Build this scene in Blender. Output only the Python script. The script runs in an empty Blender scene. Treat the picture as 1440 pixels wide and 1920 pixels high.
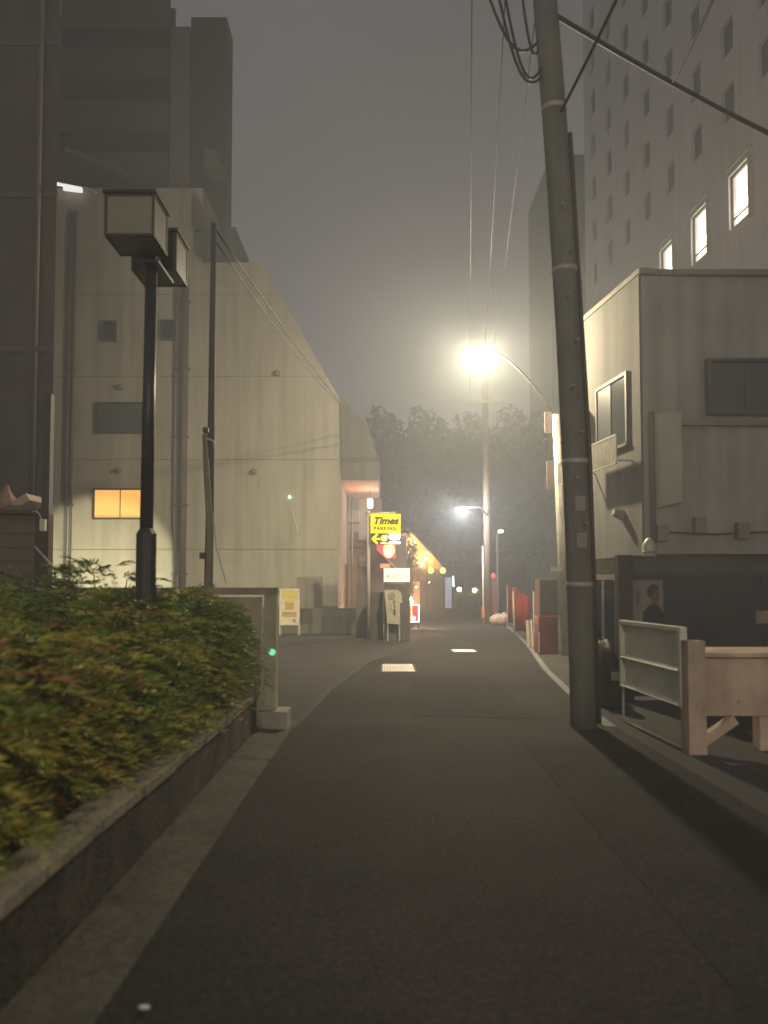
import bpy, bmesh, math, random
import numpy as np
from mathutils import Vector, Matrix

random.seed(7)
RNG = np.random.default_rng(7)
R = math.radians
scene = bpy.context.scene
C = scene.collection

# ------------------------------------------------------------------ camera
FPX, PITCH, EYE = 1400.0, R(2.5), 1.5          # focal length in photo pixels, upward tilt, eye height
HORIZON = 1105.0
SHIFT = (HORIZON - 960.0 - FPX * math.tan(PITCH)) / 1920.0
cam_d = bpy.data.cameras.new("camera")
cam_d.sensor_fit = 'VERTICAL'
cam_d.sensor_height = 36.0
cam_d.sensor_width = 27.0
cam_d.lens = FPX / 1920.0 * 36.0
cam_d.shift_y = SHIFT
cam_d.clip_start = 0.05
cam_d.clip_end = 800.0
cam_d.dof.use_dof = True
cam_d.dof.focus_distance = 22.0
cam_d.dof.aperture_fstop = 1.25
cam = bpy.data.objects.new("camera", cam_d)
C.objects.link(cam)
cam.location = (0, 0, EYE)
cam.rotation_euler = (R(90) + PITCH, 0, 0)
scene.camera = cam

# ------------------------------------------------------------------ sky: low cloud lit by the city
world = bpy.data.worlds.new("World")
scene.world = world
world.use_nodes = True
wn = world.node_tree.nodes
wl = world.node_tree.links
wn.clear()
w_out = wn.new("ShaderNodeOutputWorld")
w_bg = wn.new("ShaderNodeBackground")
w_tc = wn.new("ShaderNodeTexCoord")
w_sep = wn.new("ShaderNodeSeparateXYZ")
w_ramp = wn.new("ShaderNodeValToRGB")
w_ns = wn.new("ShaderNodeTexNoise")
w_ns.inputs["Scale"].default_value = 2.2
w_ns.inputs["Detail"].default_value = 4
w_mul = wn.new("ShaderNodeMixRGB")
w_mul.blend_type = 'MULTIPLY'
w_mul.inputs[0].default_value = 0.6
cr = w_ramp.color_ramp
cr.elements[0].position = 0.0
cr.elements[0].color = (0.165, 0.162, 0.166, 1)
cr.elements[1].position = 1.0
cr.elements[1].color = (0.050, 0.041, 0.037, 1)
e = cr.elements.new(0.45)
e.color = (0.092, 0.083, 0.081, 1)
wl.new(w_tc.outputs["Generated"], w_sep.inputs[0])
wl.new(w_sep.outputs["Z"], w_ramp.inputs[0])
wl.new(w_tc.outputs["Generated"], w_ns.inputs["Vector"])
wl.new(w_ramp.outputs[0], w_mul.inputs[1])
wl.new(w_ns.outputs["Fac"], w_mul.inputs[2])
wl.new(w_mul.outputs[0], w_bg.inputs[0])
w_bg.inputs[1].default_value = 2.35
wl.new(w_bg.outputs[0], w_out.inputs[0])

# ------------------------------------------------------------------ exposure / render
vs = scene.view_settings
vs.view_transform = 'Standard'
vs.look = 'None'
vs.exposure = 0.34
vs.gamma = 1.0
vs.use_curve_mapping = False
scene.render.engine = 'CYCLES'
cy = scene.cycles
cy.use_denoising = True
cy.denoising_prefilter = 'ACCURATE'
cy.max_bounces = 4
cy.diffuse_bounces = 2
cy.glossy_bounces = 2
cy.volume_bounces = 0
cy.use_adaptive_sampling = False
cy.use_light_tree = True
cy.sample_clamp_indirect = 4.0
cy.caustics_reflective = False
cy.caustics_refractive = False

LAMP_GLOW = 2800.0       # watts of the near street lamp
LAMP_COL = (1.0, 0.83, 0.54)
HAZE_DENSITY = 0.0115

# ------------------------------------------------------------------ helpers
def at(px, py, Y):
    """world point at depth Y that the photograph shows at pixel (px, py)"""
    xc = (px - 720.0) / FPX
    yc = (960.0 - py) / FPX + SHIFT * 1920.0 / FPX
    dy = math.cos(PITCH) - yc * math.sin(PITCH)
    dz = math.sin(PITCH) + yc * math.cos(PITCH)
    t = Y / dy
    return Vector((xc * t, Y, EYE + dz * t))

def px_x(px, Y): return at(px, HORIZON, Y).x
def py_z(py, Y): return at(720, py, Y).z

MATS = {}
def mat(name, col, rough=0.8, var=0.18, scale=3.0, bump=0.15, metal=0.0, emit=None, estr=1.0,
        streak=0.0, fine=60.0, spec=0.4, col2=None, bands=0.0):
    if name in MATS:
        return MATS[name]
    m = bpy.data.materials.new(name)
    m.use_nodes = True
    nt = m.node_tree
    N, L = nt.nodes, nt.links
    b = N["Principled BSDF"]
    b.inputs["Roughness"].default_value = rough
    b.inputs["Metallic"].default_value = metal
    b.inputs["Specular IOR Level"].default_value = spec
    tc = N.new("ShaderNodeTexCoord")
    n1 = N.new("ShaderNodeTexNoise")
    n1.inputs["Scale"].default_value = scale
    n1.inputs["Detail"].default_value = 4
    n1.inputs["Roughness"].default_value = 0.62
    L.new(tc.outputs["Object"], n1.inputs["Vector"])
    rp = N.new("ShaderNodeValToRGB")
    rp.color_ramp.elements[0].position = 0.28
    rp.color_ramp.elements[1].position = 0.75
    c2 = col2 or tuple(min(1, c * (1 + var)) for c in col)
    c1 = tuple(c * (1 - var) for c in col)
    rp.color_ramp.elements[0].color = (*c1, 1)
    rp.color_ramp.elements[1].color = (*c2, 1)
    L.new(n1.outputs["Fac"], rp.inputs[0])
    last = rp.outputs[0]
    if streak > 0:
        mp = N.new("ShaderNodeMapping")
        mp.inputs["Scale"].default_value = (2.2, 2.2, 0.16)
        L.new(tc.outputs["Object"], mp.inputs[0])
        n2 = N.new("ShaderNodeTexNoise")
        n2.inputs["Scale"].default_value = 1.6
        n2.inputs["Detail"].default_value = 3
        L.new(mp.outputs[0], n2.inputs["Vector"])
        r2 = N.new("ShaderNodeValToRGB")
        r2.color_ramp.elements[0].position = 0.30
        r2.color_ramp.elements[0].color = (1 - streak, 1 - streak * 1.05, 1 - streak * 1.15, 1)
        r2.color_ramp.elements[1].position = 0.62
        r2.color_ramp.elements[1].color = (1, 1, 1, 1)
        L.new(n2.outputs["Fac"], r2.inputs[0])
        mx = N.new("ShaderNodeMixRGB")
        mx.blend_type = 'MULTIPLY'
        mx.inputs[0].default_value = 1.0
        L.new(last, mx.inputs[1])
        L.new(r2.outputs[0], mx.inputs[2])
        last = mx.outputs[0]
    L.new(last, b.inputs["Base Color"])
    if bump > 0:
        n3 = N.new("ShaderNodeTexNoise")
        n3.inputs["Scale"].default_value = fine
        n3.inputs["Detail"].default_value = 2
        L.new(tc.outputs["Object"], n3.inputs["Vector"])
        bp = N.new("ShaderNodeBump")
        bp.inputs["Strength"].default_value = bump
        bp.inputs["Distance"].default_value = 0.02
        L.new(n3.outputs["Fac"], bp.inputs["Height"])
        L.new(bp.outputs[0], b.inputs["Normal"])
    if emit:
        b.inputs["Emission Color"].default_value = (*emit, 1)
        b.inputs["Emission Strength"].default_value = estr
        if name != 'globe_glow':
            m.cycles.emission_sampling = 'NONE'
    MATS[name] = m
    return m

def glow_glass(name, col, strength):
    """clear glass that glows: light of the burner inside passes through it"""
    m = bpy.data.materials.new(name)
    m.use_nodes = True
    nt = m.node_tree
    nt.nodes.clear()
    o = nt.nodes.new("ShaderNodeOutputMaterial")
    a = nt.nodes.new("ShaderNodeAddShader")
    t = nt.nodes.new("ShaderNodeBsdfTransparent")
    e = nt.nodes.new("ShaderNodeEmission")
    e.inputs[0].default_value = (*col, 1)
    e.inputs[1].default_value = strength
    nt.links.new(t.outputs[0], a.inputs[0])
    nt.links.new(e.outputs[0], a.inputs[1])
    nt.links.new(a.outputs[0], o.inputs["Surface"])
    m.cycles.emission_sampling = 'NONE'
    return m

def burner(parent, loc, col, watts, radius):
    """the lamp's own light, inside its glass"""
    d = bpy.data.lights.new("burner", 'POINT')
    d.color = col
    d.energy = watts
    d.shadow_soft_size = radius
    o = bpy.data.objects.new("burner", d)
    C.objects.link(o)
    o.location = loc
    o.parent = parent
    o.matrix_parent_inverse = Matrix.Translation(-Vector(parent.location))
    return o

def bx(bm, x0, x1, y0, y1, z0, z1, M=None):
    v = [bm.verts.new((x, y, z)) for z in (z0, z1) for x, y in ((x0, y0), (x1, y0), (x1, y1), (x0, y1))]
    for f in ((0, 3, 2, 1), (4, 5, 6, 7), (0, 1, 5, 4), (1, 2, 6, 5), (2, 3, 7, 6), (3, 0, 4, 7)):
        bm.faces.new([v[i] for i in f])
    if M is not None:
        for q in v:
            q.co = M @ q.co
    return v

def prism(bm, pts, y0, y1):
    """polygon of (x, z) points extruded along y"""
    a = [bm.verts.new((x, y0, z)) for x, z in pts]
    b = [bm.verts.new((x, y1, z)) for x, z in pts]
    n = len(pts)
    bm.faces.new(a)
    bm.faces.new(b[::-1])
    for i in range(n):
        j = (i + 1) % n
        bm.faces.new([a[j], a[i], b[i], b[j]])

def flat(bm, pts, z0, z1):
    """polygon of (x, y) points extruded along z"""
    a = [bm.verts.new((x, y, z0)) for x, y in pts]
    b = [bm.verts.new((x, y, z1)) for x, y in pts]
    n = len(pts)
    bm.faces.new(a[::-1])
    bm.faces.new(b)
    for i in range(n):
        j = (i + 1) % n
        bm.faces.new([a[i], a[j], b[j], b[i]])

def tube(bm, pts, r, n=10, caps=True):
    pts = [Vector(p) for p in pts]
    rs = r if isinstance(r, (list, tuple)) else [r] * len(pts)
    rings = []
    prev = None
    for i, p in enumerate(pts):
        d = (pts[min(i + 1, len(pts) - 1)] - pts[max(i - 1, 0)]).normalized()
        if prev is None:
            u = d.cross(Vector((0, 0, 1)))
            if u.length < 1e-3:
                u = Vector((1, 0, 0))
        else:
            u = prev - d * prev.dot(d)
        u.normalize()
        prev = u
        w = d.cross(u)
        rings.append([bm.verts.new(p + (u * math.cos(2 * math.pi * k / n) + w * math.sin(2 * math.pi * k / n)) * rs[i]) for k in range(n)])
    for a, b in zip(rings, rings[1:]):
        for k in range(n):
            bm.faces.new([a[k], a[(k + 1) % n], b[(k + 1) % n], b[k]])
    if caps:
        bm.faces.new(rings[0][::-1])
        bm.faces.new(rings[-1])

def ball(bm, c, r, sz=1.0, seg=12, rings=8):
    M = Matrix.Translation(c) @ Matrix.Diagonal((r, r, r * sz, 1))
    bmesh.ops.create_uvsphere(bm, u_segments=seg, v_segments=rings, radius=1.0, matrix=M)

def ring(bm, c, rad, r, axis='X', n=28, k=6):
    pts = []
    for i in range(n + 1):
        a = 2 * math.pi * i / n
        if axis == 'X':
            pts.append((c[0], c[1] + rad * math.cos(a), c[2] + rad * math.sin(a)))
        elif axis == 'Y':
            pts.append((c[0] + rad * math.cos(a), c[1], c[2] + rad * math.sin(a)))
        else:
            pts.append((c[0] + rad * math.cos(a), c[1] + rad * math.sin(a), c[2]))
    tube(bm, pts, r, k, caps=False)

def obj(name, bm, m, parent=None, smooth=False, bevel=0.0):
    if bevel > 0:
        bmesh.ops.bevel(bm, geom=list(bm.edges), offset=bevel, segments=2, affect='EDGES', profile=0.6)
    bmesh.ops.recalc_face_normals(bm, faces=list(bm.faces))
    me = bpy.data.meshes.new(name)
    bm.to_mesh(me)
    bm.free()
    if smooth:
        me.polygons.foreach_set("use_smooth", [True] * len(me.polygons))
    for q in (m if isinstance(m, (list, tuple)) else [m]):
        me.materials.append(q)
    o = bpy.data.objects.new(name, me)
    C.objects.link(o)
    if parent is not None:
        adopt(o, parent)
    return o

def world_of(p):
    M = Matrix.Translation(p.location)
    return M if p.parent is None else p.parent.matrix_world_hint @ M

def adopt(o, parent):
    o.parent = parent
    loc = Vector(parent.location)
    q = parent.parent
    if q is not None and parent.type == 'EMPTY':
        pass
    o.matrix_parent_inverse = Matrix.Translation(-loc) if parent.type == 'EMPTY' else Matrix.Identity(4)

def tag(o, label, cat, group=None, kind=None):
    o["label"] = label
    o["category"] = cat
    if group:
        o["group"] = group
    if kind:
        o["kind"] = kind
    return o

def thing(name, label, cat, loc=(0, 0, 0), group=None):
    o = bpy.data.objects.new(name, None)
    C.objects.link(o)
    o.location = loc
    o.empty_display_size = 0.2
    return tag(o, label, cat, group)

def struct(name, bm, m, label=None, smooth=False):
    o = obj(name, bm, m, smooth=smooth)
    o["kind"] = "structure"
    if label:
        o["label"] = label
    return o

def B():
    return bmesh.new()

def box_obj(name, dims, m, parent=None, bevel=0.0, M=None):
    bm = B()
    bx(bm, *dims)
    if bevel > 0:
        bmesh.ops.bevel(bm, geom=list(bm.edges), offset=bevel, segments=2, affect='EDGES', profile=0.6)
    if M is not None:
        bmesh.ops.transform(bm, matrix=M, verts=list(bm.verts))
    return obj(name, bm, m, parent)

def text_obj(name, s, size, m, parent, loc, shear=0.0, offset=0.0, M=None, depth=0.002, sx=1.0, space=1.0, line=1.0):
    """flat lettering that stands in the XZ plane and faces -Y"""
    cu = bpy.data.curves.new(name, 'FONT')
    cu.body = s
    cu.size = size
    cu.align_x = 'CENTER'
    cu.align_y = 'CENTER'
    cu.shear = shear
    cu.offset = offset
    cu.extrude = depth
    cu.space_character = space
    cu.space_line = line
    cu.resolution_u = 3
    tmp = bpy.data.objects.new("tmp_text", cu)
    C.objects.link(tmp)
    dg = bpy.context.evaluated_depsgraph_get()
    me = bpy.data.meshes.new_from_object(tmp.evaluated_get(dg))
    bpy.data.objects.remove(tmp)
    bpy.data.curves.remove(cu)
    me.name = name
    T = Matrix.Translation(loc) @ (M or Matrix.Identity(4)) @ Matrix.Rotation(R(90), 4, 'X') @ Matrix.Diagonal((sx, 1, 1, 1))
    me.transform(T)
    me.materials.clear()
    me.materials.append(m)
    o = bpy.data.objects.new(name, me)
    C.objects.link(o)
    adopt(o, parent)
    return o

# ------------------------------------------------------------------ materials
asphalt = mat("asphalt", (0.044, 0.040, 0.034), 0.85, 0.34, 0.55, 0.9, fine=140, spec=0.2)
asphalt_lot = mat("asphalt_lot", (0.055, 0.051, 0.046), 0.9, 0.2, 0.8, 0.8, fine=110)
ground_m = mat("ground_dark", (0.060, 0.057, 0.052), 0.95, 0.25, 0.7, 0.6)
gutter_m = mat("gutter_concrete", (0.105, 0.100, 0.074), 0.9, 0.3, 2.6, 0.5, fine=90, streak=0.2)
wall_conc = mat("planter_concrete", (0.085, 0.073, 0.050), 0.92, 0.4, 2.2, 0.6, fine=50, streak=0.45)
coping_m = mat("coping_concrete", (0.30, 0.27, 0.19), 0.9, 0.3, 5.0, 0.6, fine=70)
soil_m = mat("soil", (0.045, 0.034, 0.022), 1.0, 0.4, 8, 1.0, fine=40)
white_paint = mat("road_paint", (0.20, 0.195, 0.18), 0.8, 0.4, 9, 0.4)
dark_steel = mat("dark_painted_steel", (0.035, 0.034, 0.038), 0.42, 0.2, 5, 0.05)
cream_panel = mat("cream_acrylic", (0.24, 0.225, 0.18), 0.35, 0.08, 3, 0.0)
conc_fence = mat("fence_concrete", (0.50, 0.46, 0.33), 0.88, 0.18, 3, 0.4, fine=60, streak=0.25)
beige = mat("beige_render", (0.40, 0.37, 0.305), 0.9, 0.14, 0.35, 0.25, fine=30, streak=0.26)
beige_pale = mat("pale_render", (0.155, 0.15, 0.14), 0.9, 0.12, 0.6, 0.3, fine=30, streak=0.3)
brown_tile = mat("brown_tile", (0.095, 0.076, 0.058), 0.8, 0.2, 1.2, 0.3, streak=0.2)
brown_board = mat("brown_siding", (0.155, 0.125, 0.085), 0.75, 0.2, 3, 0.3, streak=0.15)
tower_m = mat("tower_tile", (0.055, 0.050, 0.047), 0.7, 0.15, 0.5, 0.2)
tower_light = mat("tower_render", (0.17, 0.155, 0.145), 0.85, 0.12, 0.5, 0.2, streak=0.2)
dark_glass = mat("dark_glass", (0.018, 0.022, 0.026), 0.12, 0.1, 2, 0.0, spec=0.6)
dull_glass = mat("dull_glass", (0.06, 0.07, 0.075), 0.35, 0.1, 2, 0.0)
frame_alu = mat("aluminium_frame", (0.25, 0.24, 0.23), 0.45, 0.1, 3, 0.0, metal=0.5)
frame_dark = mat("bronze_frame", (0.05, 0.045, 0.04), 0.5, 0.1, 3, 0.0)
pipe_m = mat("grey_pipe", (0.20, 0.18, 0.15), 0.6, 0.15, 3, 0.1)
pipe_dark = mat("dark_pipe", (0.10, 0.085, 0.07), 0.6, 0.15, 3, 0.1)
pole_conc = mat("pole_concrete", (0.21, 0.205, 0.18), 0.9, 0.18, 3, 0.5, fine=80, streak=0.3)
galv = mat("galvanised", (0.45, 0.44, 0.38), 0.5, 0.2, 6, 0.1, metal=0.3)
hotel_m = mat("hotel_wall", (0.76, 0.70, 0.66), 0.9, 0.08, 0.3, 0.2, streak=0.15)
front_m = mat("brown_front", (0.36, 0.33, 0.295), 0.85, 0.18, 0.9, 0.3, streak=0.3)
wood_pale = mat("pale_timber", (0.60, 0.45, 0.345), 0.75, 0.3, 2.5, 0.3, streak=0.25, fine=40)
green_metal = mat("pale_green_metal", (0.66, 0.66, 0.54), 0.55, 0.12, 4, 0.1)
hoard_m = mat("dark_hoarding", (0.030, 0.033, 0.038), 0.55, 0.2, 2, 0.1)
black_m = mat("black_print", (0.012, 0.011, 0.010), 0.6, 0.1, 3, 0.0)
rubber = mat("rubber", (0.02, 0.02, 0.02), 0.8, 0.2, 6, 0.1)
chrome = mat("chrome", (0.6, 0.6, 0.6), 0.2, 0.05, 4, 0.0, metal=1.0)
white_m = mat("white_paint_metal", (0.62, 0.60, 0.54), 0.5, 0.1, 5, 0.05)
wire_m = mat("cable_black", (0.03, 0.03, 0.032), 0.6, 0.1, 4, 0.0)
far_m = mat("far_building", (0.03, 0.03, 0.032), 0.9, 0.2, 0.2, 0.1)
far_b = mat("far_building_blue", (0.085, 0.090, 0.095), 0.9, 0.15, 0.2, 0.1)
row_m = mat("row_building", (0.045, 0.044, 0.044), 0.9, 0.2, 0.3, 0.2, streak=0.3)

def speckle(m, scale, lo, hi):
    nt = m.node_tree
    b = nt.nodes["Principled BSDF"]
    src = b.inputs["Base Color"].links[0].from_socket
    tc = nt.nodes.new("ShaderNodeTexCoord")
    n = nt.nodes.new("ShaderNodeTexNoise")
    n.inputs["Scale"].default_value = scale
    n.inputs["Detail"].default_value = 3
    n.inputs["Roughness"].default_value = 0.7
    nt.links.new(tc.outputs["Object"], n.inputs["Vector"])
    mr = nt.nodes.new("ShaderNodeMapRange")
    mr.inputs["From Min"].default_value = 0.3
    mr.inputs["From Max"].default_value = 0.7
    mr.inputs["To Min"].default_value = lo
    mr.inputs["To Max"].default_value = hi
    nt.links.new(n.outputs["Fac"], mr.inputs[0])
    mx = nt.nodes.new("ShaderNodeMixRGB")
    mx.blend_type = 'MULTIPLY'
    mx.inputs[0].default_value = 1.0
    nt.links.new(src, mx.inputs[1])
    nt.links.new(mr.outputs[0], mx.inputs[2])
    nt.links.new(mx.outputs[0], b.inputs["Base Color"])
speckle(asphalt, 48, 0.25, 2.0)
speckle(asphalt_lot, 60, 0.55, 1.5)
speckle(gutter_m, 26, 0.6, 1.35)
speckle(coping_m, 30, 0.65, 1.3)
speckle(wall_conc, 14, 0.6, 1.35)

# ================================================================== SETTING
bm = B()
flat(bm, [(-160, -30), (160, -30), (160, 260), (-160, 260)], -0.3, 0.0)
struct("ground", bm, ground_m, "dark paved ground around the alley")

LEFT = [(-1.0, -6), (-1.0, 8.1), (-0.81, 11.3), (-0.33, 15.5), (0.54, 18.75), (0.95, 22), (1.6, 30), (3.6, 44), (5.6, 60), (9, 90)]
RIGHT = [(2.60, -6), (2.52, 9.3), (3.10, 14), (3.95, 20), (5.10, 30), (7.0, 45), (9.2, 60), (13, 90)]
bm = B()
flat(bm, LEFT[::-1][::-1] + RIGHT[::-1], -0.05, 0.004)
bmesh.ops.recalc_face_normals(bm, faces=list(bm.faces))
struct("road", bm, asphalt, "dark asphalt alley running away and bending right")
bm = B()
flat(bm, [(-12, 8.6), (-1.02, 8.6), (-0.83, 11.3), (-0.35, 15.5), (0.52, 18.75), (0.78, 21.3), (-0.4, 25.4), (-12, 25.4)], -0.05, 0.004)
struct("parking_lot", bm, asphalt_lot, "empty asphalt parking ground behind the fence")
# seam between the lot and the road: a shallow concrete edge course
bm = B()
for (a, b) in zip(LEFT[1:6], LEFT[2:6]):
    a, b = Vector((a[0], a[1], 0)), Vector((b[0], b[1], 0))
    d = (b - a).normalized()
    n = Vector((d.y, -d.x, 0)) * 0.05
    v = [bm.verts.new(p + Vector((0, 0, 0.009))) for p in (a - n, a + n, b + n, b - n)]
    bm.faces.new(v)
struct("road_edge_strip", bm, mat("seam", (0.045, 0.042, 0.04), 0.9), "thin dark seam where the lot meets the alley")
patch_m = mat("patch_asphalt", (0.038, 0.035, 0.030), 0.9, 0.25, 1.5, 0.8, fine=120, spec=0.2)
speckle(patch_m, 55, 0.3, 1.9)
bm = B()
flat(bm, [(0.35, 8.9), (1.75, 8.7), (1.82, 12.9), (0.42, 13.0)], -0.02, 0.0075)
struct("road_patch", bm, patch_m, "darker rectangular repair patch in the asphalt")
bm = B()
flat(bm, [(1.30, 2.0), (2.55, 2.0), (2.50, 7.1), (1.34, 7.2)], -0.02, 0.0072)
struct("road_patch", bm, patch_m, "long darker trench patch along the right of the road")
bm = B()
def crack(x, y, n, step, ang):
    p = [Vector((x, y, 0.0082))]
    for i in range(n):
        ang += random.uniform(-0.55, 0.55)
        p.append(p[-1] + Vector((math.cos(ang), math.sin(ang), 0)) * step * random.uniform(0.6, 1.3))
    for i, (a, b) in enumerate(zip(p, p[1:])):
        d = (b - a).normalized()
        nn = Vector((-d.y, d.x, 0)) * random.uniform(0.0015, 0.0035)
        bm.faces.new([bm.verts.new(q) for q in (a - nn, a + nn, b + nn * 0.8, b - nn * 0.8)])
for a in ((0.2, 4.3, 18, 0.14, 0.9), (-0.7, 6.0, 20, 0.15, 1.4), (0.9, 3.0, 14, 0.12, 2.2), (0.1, 7.6, 20, 0.16, 1.0), (-0.2, 10.5, 20, 0.2, 1.3)):
    crack(*a)
struct("road_cracks", bm, mat("crack_dark", (0.016, 0.014, 0.012), 0.95, 0.1), "thin dark cracks in the asphalt")
# painted edge line along the right side
bm = B()
pts = [(2.47, 8.2), (2.56, 9.6), (3.02, 14), (3.86, 20), (4.98, 30)]
for (a, b) in zip(pts, pts[1:]):
    v = [bm.verts.new((p[0] + s, p[1], 0.009)) for p, s in ((a, -0.06), (a, 0.06), (b, 0.06), (b, -0.06))]
    bm.faces.new(v)
struct("road_line", bm, white_paint, "worn white edge line along the alley")

# gutter of concrete blocks beside the planter
g = bpy.data.objects.new("gutter", None)
C.objects.link(g)
g["kind"] = "structure"
g["label"] = "worn concrete gutter strip at the foot of the planter wall"
y = 0.6
k = 0
while y < 8.0:
    L_ = 2.0
    bm = B()
    z = 0.014 + random.uniform(-0.003, 0.003)
    e = random.uniform(-0.015, 0.012)
    flat(bm, [(-1.335, y + 0.003), (-1.00 + e, y + 0.003), (-1.00 + e, y + L_ - 0.003), (-1.335, y + L_ - 0.003)], -0.06, z)
    for v in bm.verts:                       # the block dishes towards the wall
        if v.co.z > 0 and v.co.x < -1.2:
            v.co.z += 0.02
    obj("gutter_block", bm, gutter_m, g, bevel=0.004)
    y += L_
bm = B()
flat(bm, [(-6.0, -1), (-1.50, -1), (-1.50, 7.95), (-6.0, 7.95)], -0.02, 0.36)
struct("soil_bed", bm, soil_m, "brown soil of the raised planting bed")

# ================================================================== PLANTER WALL
pw = thing("planter_wall", "low stained concrete retaining wall with a pale coping below the shrubs", "wall", (-1.42, 4, 0))
box_obj("wall_body", (-1.50, -1.345, 0.0, 7.95, 0.0, 0.345), wall_conc, pw)
y = 0.0
while y < 7.9:
    L_ = min(0.60, 7.95 - y)
    j = random.uniform(-0.006, 0.006)
    box_obj("coping_stone", (-1.525 + j, -1.325 + j, y + 0.004, y + L_ - 0.004, 0.348, 0.412 + random.uniform(-0.004, 0.004)), coping_m, pw, bevel=0.008)
    y += 0.60

# ================================================================== STREET LAMPS
def street_lamp(name, label, base, top, arm, col, glow, r_pole, bulb, m_pole):
    t = thing(name, label, "street lamp", base, "street lamps along the alley")
    base, top, arm = Vector(base), Vector(top), Vector(arm)
    bm = B()
    tube(bm, [base, base.lerp(top, 0.5), top], [r_pole, r_pole * 0.9, r_pole * 0.75], 16)
    obj("pole", bm, m_pole, t, smooth=True)
    bm = B()
    d = arm - top
    pts = []
    for i in range(9):
        s = i / 8
        pts.append(top + Vector((d.x * s, d.y * s, d.z * math.sin(s * math.pi / 2) + 0.10 * bulb / 0.11 * math.sin(s * math.pi / 2))))
    tube(bm, pts, r_pole * 0.30, 8)
    obj("arm", bm, dark_steel, t, smooth=True)
    bm = B()                       # small cap over the bowl
    M = Matrix.Translation(arm + Vector((0, 0, bulb * 0.72)))
    bmesh.ops.create_cone(bm, cap_ends=True, segments=20, radius1=bulb * 0.98, radius2=bulb * 0.55, depth=bulb * 0.34, matrix=M)
    obj("cap", bm, galv, t)
    bm = B()
    ball(bm, arm, bulb, 0.85, 20, 12)
    obj("lit_bowl", bm, glow_glass("glow_bowl", col, 12.0), t, smooth=True)
    burner(t, arm, col, glow, bulb * 0.8)
    return t

LAMP = at(900, 665, 17.0)
lt = street_lamp("street_lamp", "pale slim lamp post with the brightest yellow lamp, behind the leaning concrete pole",
                 (px_x(1061, 17), 17.0, 0.0), at(1042, 778, 17.0), LAMP, LAMP_COL, LAMP_GLOW, 0.11, 0.14, galv)
box_obj("notice_plate", (px_x(1035, 16.8), px_x(1056, 16.8), 16.80, 16.83, py_z(1071, 16.8), py_z(1063, 16.8)), white_m, lt)
pink = mat("sign_pinkish", (0.36, 0.29, 0.27), 0.6, 0.15, 3)
for p0, p1, q0, q1 in ((1024, 1037, 772, 812), (1027, 1041, 864, 918)):
    box_obj("sign_plate", (px_x(p0, 16.9), px_x(p1, 16.9), 16.88, 16.91, py_z(q1, 16.9), py_z(q0, 16.9)), pink, lt)
L2 = at(866, 957, 31.0)
street_lamp("street_lamp", "unseen street lamp added behind the viewer to brighten the hedge and near walls", (3.0, -14.0, 0.0), (3.0, -14.0, 5.6), (1.2, -14.0, 6.4), (1.0, 0.87, 0.65), 3100.0, 0.095, 0.16, galv)  # added lamp out of view, fills in hedge, road and near walls

# ================================================================== UTILITY POLES
up = thing("utility_pole", "thick grey concrete utility pole leaning left beside the white edge line", "utility pole", (2.17, 8.2, 0))
P0, P1 = Vector((2.22, 8.2, -0.1)), Vector((1.56, 8.2, 12.0))
def on_pole(z):
    return Vector((2.175 - 0.012 * z - 0.0037 * z * z, 8.2, z))
bm = B()
tube(bm, [on_pole(-0.1 + 12.1 * i / 16) for i in range(17)], [0.142 - 0.0008 * i for i in range(17)], 24)
obj("shaft", bm, pole_conc, up, smooth=True)
for z in (1.55, 2.9, 5.05, 6.9):
    c = on_pole(z)
    bm = B()
    tube(bm, [c - Vector((0, 0, 0.03)), c + Vector((0, 0, 0.03))], 0.142 - 0.0010 * z + 0.008, 24)
    obj("steel_band", bm, galv, up, smooth=True)
bm = B()
tube(bm, [on_pole(0.05) + Vector((0.152, -0.06, 0)), on_pole(3.0) + Vector((0.150, -0.06, 0)), on_pole(6.6) + Vector((0.147, -0.06, 0))], 0.025, 10)
obj("cable_conduit", bm, pipe_dark, up, smooth=True)
for i in range(8):
    z = 2.2 + i * 0.5
    c = on_pole(z)
    s = -1 if i % 2 else 1
    bm = B()
    tube(bm, [c + Vector((0, 0, 0)), c + Vector((s * 0.04, -0.25, 0))], 0.010, 6)
    obj("step_bolt", bm, galv, up)
for z, m_ in ((1.95, white_m), (2.35, galv)):
    c = on_pole(z)
    box_obj("number_plate", (c.x - 0.055, c.x + 0.055, c.y - 0.150, c.y - 0.143, z, z + 0.16), mat("plate_dull" + str(z), (0.26, 0.25, 0.22), 0.5), up)
# cross arms high on the pole
for z in (8.3, 9.2):
    c = on_pole(z)
    box_obj("cross_arm", (c.x - 0.95, c.x + 0.75, c.y - 0.23, c.y - 0.16, z, z + 0.08), galv, up)
    for dx in (-0.85, -0.45, 0.35, 0.65):
        bm = B()
        tube(bm, [(c.x + dx, c.y - 0.2, z + 0.08), (c.x + dx, c.y - 0.2, z + 0.12), (c.x + dx, c.y - 0.2, z + 0.22)], [0.02, 0.05, 0.035], 10)
        obj("insulator", bm, white_m, up, smooth=True)

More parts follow.
